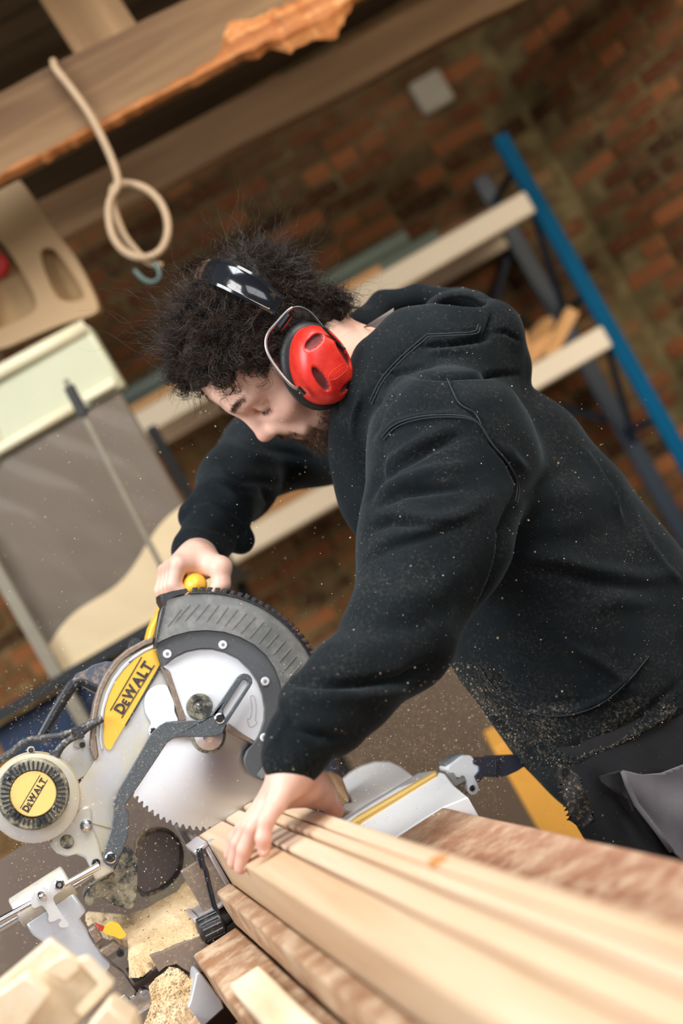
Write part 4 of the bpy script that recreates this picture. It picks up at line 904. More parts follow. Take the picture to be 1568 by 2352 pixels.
for i in range(14):
    a = 2 * math.pi * i / 14; rd = yk * math.cos(a) + zk * math.sin(a); MB().cyl(kcen - kx * .013 + rd * .0172, kcen + kx * .011 + rd * .0172, .0016, 6).build('knob_rib', BLKP, KB)
MB().cyl(onS(*F2([(380, 1415)])[0], sF - .015), onS(*F2([(455, 1395)])[0], sF - .015), .004, 12).build('clamp_pin', STEEL, SAW)
# mitre arm: long white arm to the operator with the wooden kerf insert and black lock handle
WH = plain('white_painted_casting', (0.94, 0.94, 0.95), .35, var=.01)
def zz(pts, z=ZT): return [onZ(x, y, z) for x, y in pts]
armp = zz(E6([(100, 600), (560, 390), (770, 352), (830, 455), (930, 500), (990, 470)]))
arm = zz([(765, 1868), (790, 1886), (930, 1821)] + [(1031, 1775), (1042, 1803), (1078, 1828), (1064, 1835), (985, 1872), (912, 1918), (880, 1950), (740, 1960)])
t = MB()
def ply(name, pts, depth, mat, parent=SAW, z=ZT, bev=.002, **k): return MB().plate(zz(pts, z), depth, -Zv).build(name, mat, parent, bev=bev, segs=2, **k)
ply('mitre_arm', [(730, 1880), (1012, 1773), (1022, 1776), (1042, 1803), (1074, 1830), (1020, 1852), (975, 1878), (912, 1918), (880, 1950), (700, 1965)], .03, WH)
ply('kerf_insert', [(780, 1905), (822, 1872), (995, 1771), (1004, 1776), (1000, 1782), (830, 1888), (800, 1915)], .004, wood('kerf_plate', (.42, .22, .05), (.62, .36, .08), (.80, .54, .18), (Tv[0], Tv[1], 0), .4, 30), z=ZT + .0018, bev=0)
ply('kerf_slot', [(790, 1902), (815, 1881), (998, 1774), (1001, 1777), (818, 1887), (796, 1905)], .002, plain('slot_yellow', (.88, .62, .22), .5), z=ZT + .0024, bev=0)
sl = [(785, 1790), (800, 1776), (830, 1759), (862, 1749), (895, 1749), (920, 1760), (952, 1784), (900, 1812), (850, 1838), (800, 1870), (775, 1880), (740, 1880), (740, 1850), (806, 1842)]
ply('side_table', [(785, 1790), (800, 1776), (830, 1759), (862, 1749), (895, 1749), (920, 1760), (950, 1784), (850, 1838), (800, 1868), (760, 1876), (760, 1850), (808, 1842)], .03, WH, z=ZT - .002)
ply('arm_edge', [(775, 1888), (850, 1842), (960, 1776), (1000, 1770), (1003, 1774), (960, 1782), (852, 1846), (782, 1892)], .03, plain('grey_edge', (.4, .4, .42), .4), z=ZT + .001, bev=0)
# lock mechanism at the arm's end
sE = .0
def near(pts, s=-.01): return [onS(x, y, s) for x, y in pts]
plate('lock_housing', E6([(795, 320), (845, 290), (900, 245), (935, 240), (960, 262), (968, 300), (998, 318), (1000, 345), (970, 370), (975, 405), (990, 440), (990, 480), (960, 503), (920, 490), (910, 455), (925, 420), (895, 365), (860, 395), (830, 352), (810, 360)]), -.03, .045, WH, rnd=1, bev=.003, segs=3)
plate('lock_recess', E6([(780, 340), (835, 350), (860, 395), (898, 362), (930, 400), (840, 455), (800, 390)]), -.026, .03, plain('grey_recess', (.42, .41, .38), .4, metal=.3), bev=.002)
plate('lock_cap', E6([(765, 300), (820, 255), (880, 228), (905, 235), (850, 280), (800, 305), (780, 318)]), -.015, .03, plain('dark_steel', (.2, .22, .23), .35, metal=.5), rnd=1, bev=.002)
disc('lock_pivot', *E6([(950, 458)])[0], -.032, [(14, 0), (14, .004), (8, .005), (7, .003)], WH); disc('pivot_socket', *E6([(950, 458)])[0], -.035, [(7, 0), (7, .002), (3, .0022), (2.5, 0), (0, 0)], BLKP, n=12)
hp = E6([(960, 275), (1020, 262), (1100, 258), (1110, 250), (1300, 242), (1315, 255), (1318, 300), (1250, 345), (1190, 372), (1130, 388), (1030, 380), (1015, 400), (990, 425), (970, 380), (998, 345), (998, 312), (965, 300)])
plate('lock_handle', hp, -.035, .05, plain('satin_black', (.03, .033, .05), .38, var=.1), bev=.004, segs=3)
plate('handle_groove', E6([(1105, 258), (1122, 258), (1122, 384), (1105, 386)]), -.037, .01, BLKP, bev=.001)
plate('handle_tip', E6([(1272, 250), (1308, 250), (1312, 295), (1275, 318)]), -.0362, .01, BLKP, rnd=1, bev=.001)
# ================================================================ sawdust
def dust_mat():
    m, nt, N, L, b = new_mat('fine_sawdust'); setp(b, rough=.95, spec=.1); co = coords(N, L); n = noise(N, L, co, 500, 3, .8); n2 = noise(N, L, co, 14, 4)
    c = mixc(N, L, thr(N, L, n, .42, .6), (.50, .32, .15), (.80, .60, .37)); c = mixc(N, L, thr(N, L, n2, .4, .7), c, (.84, .66, .43)); L.new(c, b.inputs['Base Color']); bump(N, L, n, b, .8, .002); return m
DUSTM = dust_mat()
from mathutils import noise as mn
def pile(name, poly, zfun, label, zt=ZT - .028, res=110):
    """heap bounded by a pixel polygon laid on the deck"""
    w = [st(onZ(x, y, zt)) for x, y in poly]; S = [p[0] for p in w]; Tt = [p[1] for p in w]; s0, s1, t0, t1 = min(S), max(S), min(Tt), max(Tt)
    P2 = np.array([(p[0], p[1]) for p in w]); gs, gt = np.meshgrid(np.linspace(s0, s1, res), np.linspace(t0, t1, res), indexing='ij'); pts = np.stack((gs.ravel(), gt.ravel()), 1)
    ins = np.zeros(len(pts), bool); n = len(P2); j = n - 1
    for i in range(n):
        a, b = P2[i], P2[j]; c = ((a[1] > pts[:, 1]) != (b[1] > pts[:, 1])) & (pts[:, 0] < (b[0] - a[0]) * (pts[:, 1] - a[1]) / (b[1] - a[1] + 1e-12) + a[0]); ins ^= c; j = i
    d, _ = polydist(pts, list(P2) + [P2[0]]); d = np.where(ins, d, -d)
    z = np.empty(len(pts))
    for i, (a, b) in enumerate(pts): z[i] = zt + zfun(d[i]) + .004 * mn.noise((a * 40, b * 40, 1)) + .0016 * mn.noise((a * 160, b * 160, 3)) + .0007 * rng.standard_normal()
    z = np.where(d < -.004, zt - .01, z); V = np.array([W3(a, b, c) for (a, b), c in zip(pts, z)]); ix = np.arange(res * res).reshape(res, res)
    Q = np.stack((ix[:-1, :-1], ix[1:, :-1], ix[1:, 1:], ix[:-1, 1:]), -1).reshape(-1, 4); Q = Q[(d[Q] > -.006).any(1)]
    o = npmesh(name, V, Q, DUSTM, loc=V.mean(0)); o['kind'] = 'stuff'; o['label'] = label; return o
def heap(poly, sfun, label, res=90):
    P2 = np.array(poly, float); x0, y0 = P2.min(0); x1, y1 = P2.max(0); gx_, gy_ = np.meshgrid(np.linspace(x0, x1, res), np.linspace(y0, y1, res), indexing='ij'); pts = np.stack((gx_.ravel(), gy_.ravel()), 1)
    ins = np.zeros(len(pts), bool); j = len(P2) - 1
    for i in range(len(P2)):
        a, b = P2[i], P2[j]; ins ^= ((a[1] > pts[:, 1]) != (b[1] > pts[:, 1])) & (pts[:, 0] < (b[0] - a[0]) * (pts[:, 1] - a[1]) / (b[1] - a[1] + 1e-12) + a[0]); j = i
    d, _ = polydist(pts, list(P2) + [P2[0]]); V = []
    for (x, y), dd, q in zip(pts, d, ins):
        s_ = sfun(x * sr + y * cr); n_ = .012 * mn.noise((x / 60, y / 60, 1)) + .005 * mn.noise((x / 16, y / 16, 4)) + .0012 * rng.standard_normal(); edge = max(0, 1 - dd / 9) if q else 1.0
        V.append(onS(x, y, s_ + n_) - np.array((0, 0, .010 * edge ** 2)))
    V = np.array(V); ix = np.arange(res * res).reshape(res, res); Q = np.stack((ix[:-1, :-1], ix[1:, :-1], ix[1:, 1:], ix[:-1, 1:]), -1).reshape(-1, 4); Q = Q[ins[Q].any(1)]
    o = npmesh('sawdust_heap', V, Q, DUSTM, loc=V.mean(0)); o['kind'] = 'stuff'; o['label'] = label
heap([(188, 2095), (200, 2085), (235, 2088), (290, 2092), (335, 2078), (360, 2062), (400, 2042), (425, 2010), (450, 1965), (466, 1925), (482, 1915), (505, 1950), (535, 2020), (545, 2060), (520, 2085), (495, 2120), (470, 2148), (425, 2168), (372, 2192), (345, 2200), (318, 2226), (290, 2230), (287, 2190), (285, 2160), (262, 2150), (235, 2140), (215, 2135), (198, 2118)], lambda v: np.interp(v, [1900, 2000, 2090], [.13, .02, -.125]), 'large heap of pale sawdust on the saw deck behind the fence', 120)
heap([(334, 2262), (352, 2240), (370, 2228), (385, 2212), (410, 2216), (430, 2238), (452, 2238), (448, 2275), (430, 2320), (405, 2352), (395, 2390), (325, 2390), (322, 2352), (338, 2310), (340, 2285)], lambda v: np.interp(v, [2120, 2240], [-.135, -.20]), 'small heap of sawdust beside the steel roller on the lower bench', 70)
dsh = MB().sbox(.40, .412, -1.05, -.02, -.350, -.035).build('haze_sheet_low', plain('haze_mauve', (.17, .125, .10), .8, var=.25, scale=4, dust=.5, dustscale=6, dustcol=(.30, .25, .14)), loc=W3(.4, -.5, -.35)); tag(dsh, 'added low murky sheet behind the saw rails standing in for sawdust-laden air', 'board')  # added sheet; its murky colour imitates air full of sawdust
MB().sbox(-.30, -.17, -.33, -.20, -.350, -.264).build('sawdust_block', BRW, loc=W3(-.23, -.2, -.35)); tag(bpy.data.objects['sawdust_block'], 'brown timber block under the small sawdust heap', 'block')
# flying sawdust
def flakes(name, gen, n, smin, smax, label, mat):
    V = []; Q = []; dirs = rng.normal(size=(n, 3)); dirs /= np.linalg.norm(dirs, axis=1)[:, None]
    c = gen(n); n = len(c); a = dirs[:n]; b = np.cross(a, rng.normal(size=(n, 3))); b /= np.linalg.norm(b, axis=1)[:, None]; cc = np.cross(a, b)
    L_ = rng.uniform(smin, smax, n)[:, None]; w = L_ * rng.uniform(.3, .7, n)[:, None]; h = L_ * .25
    V = np.stack((c + a * L_, c + b * w, c - a * L_, c - b * w, c + cc * h), 1).reshape(-1, 3); k = np.arange(n)[:, None] * 5
    Q = np.concatenate([k + np.array(t) for t in ((0, 1, 4), (1, 2, 4), (2, 3, 4), (3, 0, 4), (1, 0, 3), (2, 1, 3))])
    o = npmesh(name, V, Q, mat, loc=V.mean(0)); o.data.shade_flat(); o['kind'] = 'stuff'; o['label'] = label; return o
FLK = plain('sawdust_flake', (.85, .66, .45), .8)
def g1(n):
    u = rng.random((n, 4)); d = 1.55 + .9 * u[:, 2]; px = np.where(u[:, 3] < .45, 640 + 520 * u[:, 0], np.where(u[:, 3] < .8, 20 + 480 * u[:, 0] ** 1.0, 0 + 1500 * u[:, 0])); py = np.where(u[:, 3] < .45, 1520 + 380 * u[:, 1], np.where(u[:, 3] < .8, 1560 + 620 * u[:, 1], 900 + 1200 * u[:, 1]))
    return np.array([P(a, b, c) for a, b, c in zip(px, py, d)])
flakes('airborne_sawdust', g1, 9000, .0004, .0011, 'fine sawdust specks flying around the saw and the arm', FLK)
def g2(n):
    u = rng.random((n, 3)); k = n // 4; px = 640 + 500 * u[:, 0]; py = 1530 + 330 * u[:, 1]; d = 2.25 + .5 * u[:, 2]; return np.array([P(a, b, c) for a, b, c in zip(px, py, d)])
flakes('airborne_sawdust', g2, 9000, .0004, .0012, 'brown cloud of sawdust below the man between arm and belly', plain('brown_flake', (.60, .44, .30), .8))
# ================================================================ the man
exi = np.array((cr, 0, -sr)); edn = np.array((-sr, 0, -cr)); ecam = np.array((0, -1.0, 0))   # image right, image down, towards the camera
def im(a, b, c=0): return nrm(exi * a + edn * b + ecam * c)
HC = P(654, 811, 1.985)                    # midpoint between the ears
u0 = im(-.92, -.39); f0 = im(-.39, .92); lean = math.radians(20); yaw = math.radians(6)
hu = u0 * math.cos(lean) + ecam * math.sin(lean); hl = -u0 * math.sin(lean) + ecam * math.cos(lean); hf = f0
hf, hl = hf * math.cos(yaw) + hl * math.sin(yaw), hl * math.cos(yaw) - hf * math.sin(yaw)
HR = np.array((hf, hl, hu))
def Hd(x, y, z): return HC + hf * x + hl * y + hu * z
def Hr(a=0, b=0, c=0):
    """rows: local axes of an ellipsoid rotated in the head frame (degrees about left, forward, up axes)"""
    M = Matrix.Rotation(math.radians(a), 3, 'Y') @ Matrix.Rotation(math.radians(b), 3, 'X') @ Matrix.Rotation(math.radians(c), 3, 'Z')
    return np.array(M.transposed()) @ HR
B = SDF()
# skull and face
B.ell(Hd(.006, 0, .052), (.098, .076, .080), HR, .02)
B.ell(Hd(.030, 0, .000), (.066, .064, .070), HR, .03)
B.ell(Hd(.058, 0, -.045), (.046, .049, .058), HR, .03)
B.cone(Hd(.070, 0, -.085), Hd(.078, 0, -.094), .022, .018, .025)
for s in (1, -1):
    B.cone(Hd(.000, s * .056, -.060), Hd(.074, s * .018, -.092), .018, .016, .028)
    B.cone(Hd(.000, s * .058, -.055), Hd(-.004, s * .062, -.005), .018, .018, .025)
    B.ell(Hd(.066, s * .044, -.018), (.026, .022, .017), Hr(0, 0, -s * 30), .022)
    B.cone(Hd(.095, s * .012, .037), Hd(.083, s * .048, .036), .009, .009, .016)
    B.ell(Hd(.092, s * .031, .012), (.014, .019, .012), HR, .012, -1)
    B.ell(Hd(.080, s * .031, .013), (.0135, .0135, .0128), HR, .004)
    B.cone(Hd(.089, s * .020, .0215), Hd(.083, s * .046, .019), .0042, .0038, .005)
    B.ell(Hd(.101, s * .012, -.023), (.012, .0072, .0080), Hr(-12), .007)
    B.ell(Hd(.106, s * .007, -.0305), (.0055, .0028, .0030), HR, .002, -1)
    B.cone(Hd(.100, s * .017, -.022), Hd(.090, s * .032, -.055), .006, .008, .016)
    B.ell(Hd(.0, s * .076, -.002), (.016, .008, .028), HR, .008)
B.cone(Hd(.098, 0, .029), Hd(.115, 0, -.012), .0072, .0088, .012)
B.ell(Hd(.1145, 0, -.0165), (.0118, .0098, .0098), HR, .009)
B.cone(Hd(.100, 0, -.029), Hd(.112, 0, -.025), .005, .004, .006)
B.ell(Hd(.091, 0, -.045), (.014, .026, .014), HR, .012)
B.cone(Hd(.0985, -.014, -.0535), Hd(.0985, .014, -.0535), .0048, .0048, .006); B.cone(Hd(.095, .014, -.0535), Hd(.088, .026, -.058), .0045, .003, .006); B.cone(Hd(.095, -.014, -.0535), Hd(.088, -.026, -.058), .0045, .003, .006)
B.cone(Hd(.0955, -.012, -.0640), Hd(.0955, .012, -.0640), .0056, .0056, .006); B.cone(Hd(.0935, .012, -.063), Hd(.086, .025, -.060), .005, .003, .006); B.cone(Hd(.0935, -.012, -.063), Hd(.086, -.025, -.060), .005, .003, .006)
B.cone(Hd(.1045, -.025, -.0585), Hd(.1045, .025, -.0585), .0022, .0022, .003, -1)
B.ell(Hd(.083, 0, -.090), (.015, .020, .014), HR, .014)
# neck
NK = P(868, 880, 2.02)
B.chain([Hd(-.030, 0, -.02), P(770, 850, 2.0), NK, P(960, 930, 2.02)], [.062, .062, .066, .075], .035)
# torso and limbs below the clothes (never seen, they carry the clothes)
SHL, SHR = P(1035, 1015, 1.86), P(900, 960, 2.24)
EL, WL = P(930, 1440, 1.69), P(672, 1752, 1.555)
ER, WR = P(610, 1060, 2.36), P(462, 1262, 2.06)
PEL = P(1440, 1640, 2.05)
B.chain([P(960, 940, 2.03), P(1110, 1180, 2.04), P(1270, 1420, 2.05), PEL], [.060, .085, .080, .085], .04, Dv, .85)
B.chain([P(1000, 980, 2.02), SHL, EL], [.055, .050, .042], .03)
B.chain([P(960, 960, 2.1), SHR, ER], [.055, .048, .040], .03)
# left forearm, wrist and hand on the boards
B.chain([EL, EL * .5 + WL * .5, P(690, 1725, 1.565)], [.030, .024, .0235], .02)
hn = nrm(P(640, 1800, 1.50) - P(640, 1800, 1.60))
B.cone(P(690, 1725, 1.565), P(668, 1775, 1.560), .0240, .0230, .02)
# back of the hand: metacarpals fan from the wrist to the knuckles
KN_ = {'pinky': P(634, 1846, 1.530), 'ring': P(612, 1857, 1.560), 'middle': P(604, 1858, 1.590), 'index': P(606, 1852, 1.625)}
for nme, r in (('pinky', .0120), ('ring', .0125), ('middle', .0130), ('index', .0130)):
    st0 = {'pinky': P(668, 1782, 1.548), 'ring': P(666, 1782, 1.556), 'middle': P(664, 1780, 1.566), 'index': P(664, 1778, 1.576)}[nme]
    B.cone(st0, KN_[nme], .0165, r, .016)
FG = [
    ([KN_['pinky'], P(611, 1885, 1.520), P(604, 1925, 1.516), P(606, 1954, 1.520)], [.0112, .0092, .0082, .0072]),
    ([KN_['ring'], P(583, 1900, 1.556), P(562, 1950, 1.562), P(553, 1992, 1.570)], [.0120, .0096, .0086, .0080]),
    ([KN_['middle'], P(572, 1898, 1.590), P(548, 1936, 1.598), P(537, 1980, 1.605)], [.0122, .0096, .0086, .0080]),
    ([KN_['index'], P(560, 1900, 1.640), P(540, 1925, 1.650), P(528, 1962, 1.655)], [.0122, .0095, .0084, .0078]),
]
for pts, rad in FG: B.group(.0035); B.chain(pts, rad, .004)
# thumb web and thumb closing behind the boards
B.group(.014)
B.chain([P(672, 1780, 1.575), P(700, 1800, 1.600), P(738, 1822, 1.635), P(772, 1862, 1.665)], [.020, .020, .0150, .0095], .012)
B.cone(P(640, 1836, 1.590), P(728, 1822, 1.628), .011, .012, .014, 1)
B.cone(P(695, 1770, 1.590), P(722, 1802, 1.620), .015, .014, .016)
# right forearm and hand on the grip
B.group(.02)
gx = -Dv   # grip axis, towards the camera
B.chain([ER, ER * .5 + WR * .5, WR], [.034, .029, .0265], .02)
wr2 = P(450, 1288, 2.02)
B.cone(WR, wr2, .0265, .026, .02)
Gc = onS(446, 1345, .045)
def gp(along, ang, r): # point about the grip: along towards the camera, ang 0 = image up, + = image left
    a = math.radians(ang); return Gc + gx * along + im(-1, .3) * (.04 - along) * .17 * (1 if ang > 0 else 0) + (im(0, -1) * math.cos(a) - im(1, 0) * math.sin(a)) * r
for i, (al, nm) in enumerate(((.040, 'index'), (.018, 'middle'), (-.005, 'ring'), (-.027, 'pinky'))):
    B.cone(wr2 + gx * (al - .01) * .5, gp(al, 45, .038), .022, .0125 - i * .0006, .016)
for i, al in enumerate((.040, .018, -.005, -.027)):
    B.group(.0035); k = 1 - i * .05
    B.chain([gp(al, 45, .038), gp(al + .001, 92, .034 * 1.0), gp(al, 145, .027), gp(al, 190, .025)], [.0125 * k, .0103 * k, .0092 * k, .0083 * k], .004)
B.group(.010)
B.chain([wr2 + gx * .012 + im(1, .3) * .012, gp(.046, -55, .037), gp(.052, -95, .031), gp(.050, -140, .026)], [.021, .0145, .0108, .0092], .01)
# legs
B.group(.05)
HPL, HPR = P(1440, 1700, 1.96), P(1470, 1680, 2.16)
fl = lambda p, x=0, y=0, z=0: np.array((p[0] + x, p[1] + y, z))
KNL, KNR = fl(HPL, -.06, -.02, .50), fl(HPR, -.10, .06, .50); ANL, ANR = fl(HPL, .03, -.02, .10), fl(HPR, .02, .08, .10)
B.chain([HPL, KNL, ANL], [.078, .055, .038], .04); B.group(.05); B.chain([HPR, KNR, ANR], [.078, .055, .038], .04)
t0_ = time.time(); V, Q = B.mesh(.0021); N_ = vnormals(V, Q); print('body', len(V), round(time.time() - t0_, 1))
pj = projpx(V)
def relax(V, Q, it, lam=.5, mask=None):
    e = np.concatenate([Q[:, [0, 1]], Q[:, [1, 2]], Q[:, [2, 3]], Q[:, [3, 0]]]); n = len(V)
    cnt = np.bincount(e[:, 0], minlength=n) + np.bincount(e[:, 1], minlength=n)
    for k in range(it):
        for l in (lam, -lam * .9):
            s = np.stack([np.bincount(e[:, 0], V[e[:, 1], a], n) + np.bincount(e[:, 1], V[e[:, 0], a], n) for a in range(3)], 1) / cnt[:, None]; d = (s - V) * l
            if mask is not None: d = d * mask[:, None]
            V = V + d
    return V
V = relax(V, Q, 2)
# creases and nails
nrm_cam = N_[:, 1] < .25
loc = (V - HC) @ HR.T
def skin_mat():
    m, nt, N, L, b = new_mat('skin'); setp(b, rough=.45, spec=.35, sss=.12); b.inputs['Subsurface Radius'].default_value = (.012, .004, .002); b.inputs['Subsurface Scale'].default_value = .6
    a = N.new('ShaderNodeAttribute'); a.attribute_name = 'tint'; a2 = N.new('ShaderNodeAttribute'); a2.attribute_name = 'beard'
    co = coords(N, L); n = noise(N, L, co, 60, 5, .7); n2 = noise(N, L, co, 900, 2, .5)
    c = mixc(N, L, n, (.74, .43, .33), (.86, .56, .45)); c = mixc(N, L, a.outputs['Fac'], c, (.66, .22, .16)); c = mixc(N, L, a2.outputs['Fac'], c, (.16, .085, .05))
    L.new(c, b.inputs['Base Color']); bump(N, L, n2, b, .12, .0006); return m
SKIN = skin_mat()
person = npmesh('person', V, Q, SKIN, loc=(float(PEL[0]), float(PEL[1]), 0.0))
tag(person, 'man in a black sawdust-flecked hoodie bending over the saw with red ear defenders on', 'person')
tint = np.zeros(len(V)); beard = np.zeros(len(V))
hd_ = loc[:, 0] > .02
tint += .45 * np.exp(-((loc[:, 0] - .128) ** 2 + loc[:, 1] ** 2 + (loc[:, 2] + .022) ** 2) / .018 ** 2)
tint += .25 * np.exp(-((loc[:, 0] - .075) ** 2 + (loc[:, 1] - .05) ** 2 + (loc[:, 2] + .015) ** 2) / .022 ** 2)
tint += .6 * np.exp(-(((loc[:, 2] + .058) / .008) ** 2 + (loc[:, 1] / .022) ** 2 + ((loc[:, 0] - .102) / .012) ** 2))
for pts, rad in FG:
    for p in pts[1:]: tint += .40 * np.exp(-((V - p) ** 2).sum(1) / .011 ** 2)
tint += .5 * np.exp(-((V - P(762, 1852, 1.66)) ** 2).sum(1) / .02 ** 2)
for al in (.040, .018, -.005, -.027): tint += .35 * np.exp(-((V - gp(al, 55, .045)) ** 2).sum(1) / .013 ** 2)
vcolor(person, np.clip(tint, 0, .8))
def jawmask(l):
    x, y, z = l[:, 0], np.abs(l[:, 1]), l[:, 2]
    low = np.clip((-.052 - .35 * (x < .05) * (x - .05) * 0 - z + (.06 - x) * .55 * (x < .085)) / .014, 0, 1) * (x > -.012) * (x < .13)
    line = np.clip((x + .012) / .01, 0, 1)
    mous = np.exp(-(((z + .045) / .0075) ** 2)) * (x > .085) * (y < .033)
    lipgap = 1 - np.exp(-(((z + .059) / .0085) ** 2 + (y / .024) ** 2)) * (x > .088)
    return np.clip(np.maximum(low * line, mous) * lipgap, 0, 1) * (l[:, 2] > -.13)
jm = jawmask(loc); beard = .75 * jm * (np.abs(loc[:, 1]) < .08) * (np.linalg.norm(loc, axis=1) < .16)
vcolor(person, beard, 'beard')
# fingernails seen on the left hand
NAIL = plain('fingernail', (.88, .62, .52), .25)
for p, d1, up in ((P(605, 1951, 1.5125), P(604, 1962, 1.513) - P(604, 1935, 1.511), ecam), (P(556, 1990, 1.5625), P(553, 1999, 1.563) - P(560, 1968, 1.558), im(-.3, -.1, 1))):
    d1 = nrm(d1); up = nrm(up - d1 * (up @ d1)); sd = np.cross(up, d1); m = MB(); V_ = []; F_ = []
    for i in range(7):
        for j in range(7):
            a = -1 + i / 3; b_ = -1 + j / 3; ra = .0048 * a * math.sqrt(1 - b_ * b_ / 2.2); rb = .0058 * b_ * math.sqrt(1 - a * a / 2.2)
            V_.append(p + sd * ra + d1 * rb + up * (.0009 - .0016 * a * a - .0008 * b_ * b_))
    for i in range(6):
        for j in range(6): k = i * 7 + j; F_.append((k, k + 1, k + 8, k + 7))
    mk('fingernail', V_, F_, NAIL, person, smooth=True)
# ================================================================ hoodie
HO = SDF()
fb = Dv   # flattening direction (across the body)
HO.chain([P(985, 945, 2.02), P(1075, 1090, 2.03), P(1180, 1260, 2.03), P(1285, 1450, 2.03), P(1365, 1580, 2.03), P(1420, 1690, 2.03)], [.080, .118, .132, .130, .130, .125], .04, fb, .74)
# belly hangs forward (image lower left)
HO.cone(P(1185, 1470, 2.02), P(1315, 1625, 2.02), .085, .078, .05, 1, fb, .7)
HO.cone(P(1300, 1672, 2.0), P(1480, 1620, 2.0), .050, .060, .04, 1, fb, .6)
# back line
HO.chain([P(1120, 925, 2.04), P(1218, 1035, 2.05), P(1315, 1170, 2.05), P(1400, 1310, 2.05), P(1490, 1430, 2.05)], [.045, .054, .062, .074, .09], .05, fb, .62)
# left arm with heavy sleeve
HO.chain([P(1000, 985, 1.92), P(1035, 1040, 1.84), P(1000, 1230, 1.77), P(925, 1440, 1.69)], [.085, .098, .0860, .0660], .05)
HO.chain([P(905, 1480, 1.68), P(800, 1580, 1.62), P(738, 1636, 1.585)], [.062, .0485, .043], .03)
HO.cone(P(800, 1600, 1.615), P(752, 1642, 1.590), .038, .040, .02)
HO.cone(P(702, 1612, 1.60), P(762, 1660, 1.595), .030, .036, .015)
# cuff
HO.group(.006)
HO.chain([P(712, 1660, 1.580), P(688, 1706, 1.570), P(672, 1738, 1.562)], [.0400, .0375, .0350], .01)
# right arm
HO.group(.04)
HO.chain([P(985, 985, 2.14), P(880, 985, 2.24), P(740, 1010, 2.33), P(610, 1055, 2.34)], [.085, .078, .066, .062], .04)
HO.chain([P(600, 1030, 2.34), P(545, 1110, 2.24), P(510, 1165, 2.14)], [.066, .058, .050], .03)
HO.cone(P(448, 1186, 2.12), P(552, 1240, 2.12), .026, .022, .015)
HO.group(.006)
HO.chain([P(505, 1185, 2.14), P(480, 1230, 2.10), P(456, 1266, 2.06)], [.043, .040, .040], .01)
# hood collar and folded hood
HO.group(.02)
HO.chain([P(835, 980, 1.93), P(848, 900, 1.90), P(880, 840, 1.91), P(950, 800, 1.93), P(1040, 790, 1.93), P(1120, 770, 1.95)], [.030, .034, .040, .052, .055, .050], .02)
HO.ell(P(1048, 812, 2.03), (.070, .14, .042), np.array((im(1, .12), ecam, im(.12, -1))), .03)
HO.chain([P(1128, 742, 1.975), P(1152, 765, 2.02), P(1156, 805, 2.05), P(1130, 770, 2.16)], [.018, .022, .024, .024], .012)
HO.ell(P(1050, 715, 2.06), (.050, .09, .030), np.array((im(1, -.05), ecam, im(.05, 1))), .012)
HO.chain([P(1095, 715, 1.95), P(1110, 712, 2.0), P(1060, 690, 2.10), P(960, 682, 2.14), P(880, 700, 2.14), P(835, 745, 2.12), P(840, 800, 2.14)], [.014, .016, .017, .018, .020, .022, .03], .012)
HO.chain([P(900, 800, 1.925), P(960, 770, 1.915), P(1040, 752, 1.915), P(1092, 738, 1.925), P(1104, 712, 1.96)], [.014, .015, .014, .013, .012], .008)
HO.chain([P(905, 960, 1.95), P(960, 905, 1.93), P(1060, 880, 1.93), P(1170, 850, 1.98)], [.055, .055, .050, .030], .04)
# chest front edge below the chin
HO.chain([P(815, 960, 1.97), P(830, 1050, 1.98), P(870, 1140, 1.98), P(980, 1330, 1.98)], [.030, .032, .045, .06], .05)
HO.cone(P(800, 1000, 2.05), P(850, 1040, 2.1), .035, .06, .04)
# openings
HO.ell(P(985, 722, 2.04), (.066, .090, .024), np.array((im(1, -.08), ecam, im(.08, 1))), .012, None if False else -1) if False else HO._a((lambda c, r, R: (lambda p: (lambda q, k0, k1: k0 * (k0 - 1) / k1)(((p - c) @ R.T), np.linalg.norm(((p - c) @ R.T) / r, axis=1) + 1e-9, np.linalg.norm(((p - c) @ R.T) / (r * r), axis=1) + 1e-9)))(P(1050, 701, 1.955), np.array((.041, .065, .0175)), np.array((im(1, .10), ecam, im(-.10, 1)))), P(1050, 701, 1.955), .08, .008, -1)
HO.cone(P(750, 800, 2.0), P(850, 850, 2.02), .075, .066, .012, -1)
HO.cone(P(850, 850, 2.02), P(900, 880, 2.02), .066, .045, .012, -1)
# hem
HO.plane(P(1298, 1756, 2.0), im(.25, .97, .05), .012)
t0_ = time.time(); V, Q = HO.mesh(.0040); N_ = vnormals(V, Q); print('hoodie', len(V), round(time.time() - t0_, 1))
pj = projpx(V); fc = np.clip((-N_[:, 1] + .15) / .5, 0, 1)
def ridge(pts, w, h, vmin=0, vmax=9, taper=True, prof='g'):
    """raise (h > 0) or crease (h < 0) the cloth along a path given in the picture, metres / pixels"""
    global V
    d, s = polydist(pj, pts); g = np.exp(-(d / w) ** 2)
    if prof == 'step':   # asymmetric fold: lip on one side
        g = g * 1.0
    tp = np.sin(np.pi * np.clip(s, .02, .98)) ** .6 if taper else 1.0
    m = (V[:, 1] > vmin) & (V[:, 1] < vmax); V = V + N_ * (g * tp * fc * m * h * 1.35)[:, None]
X = crop(750, 640, 818 / 1568)
body = 1.98
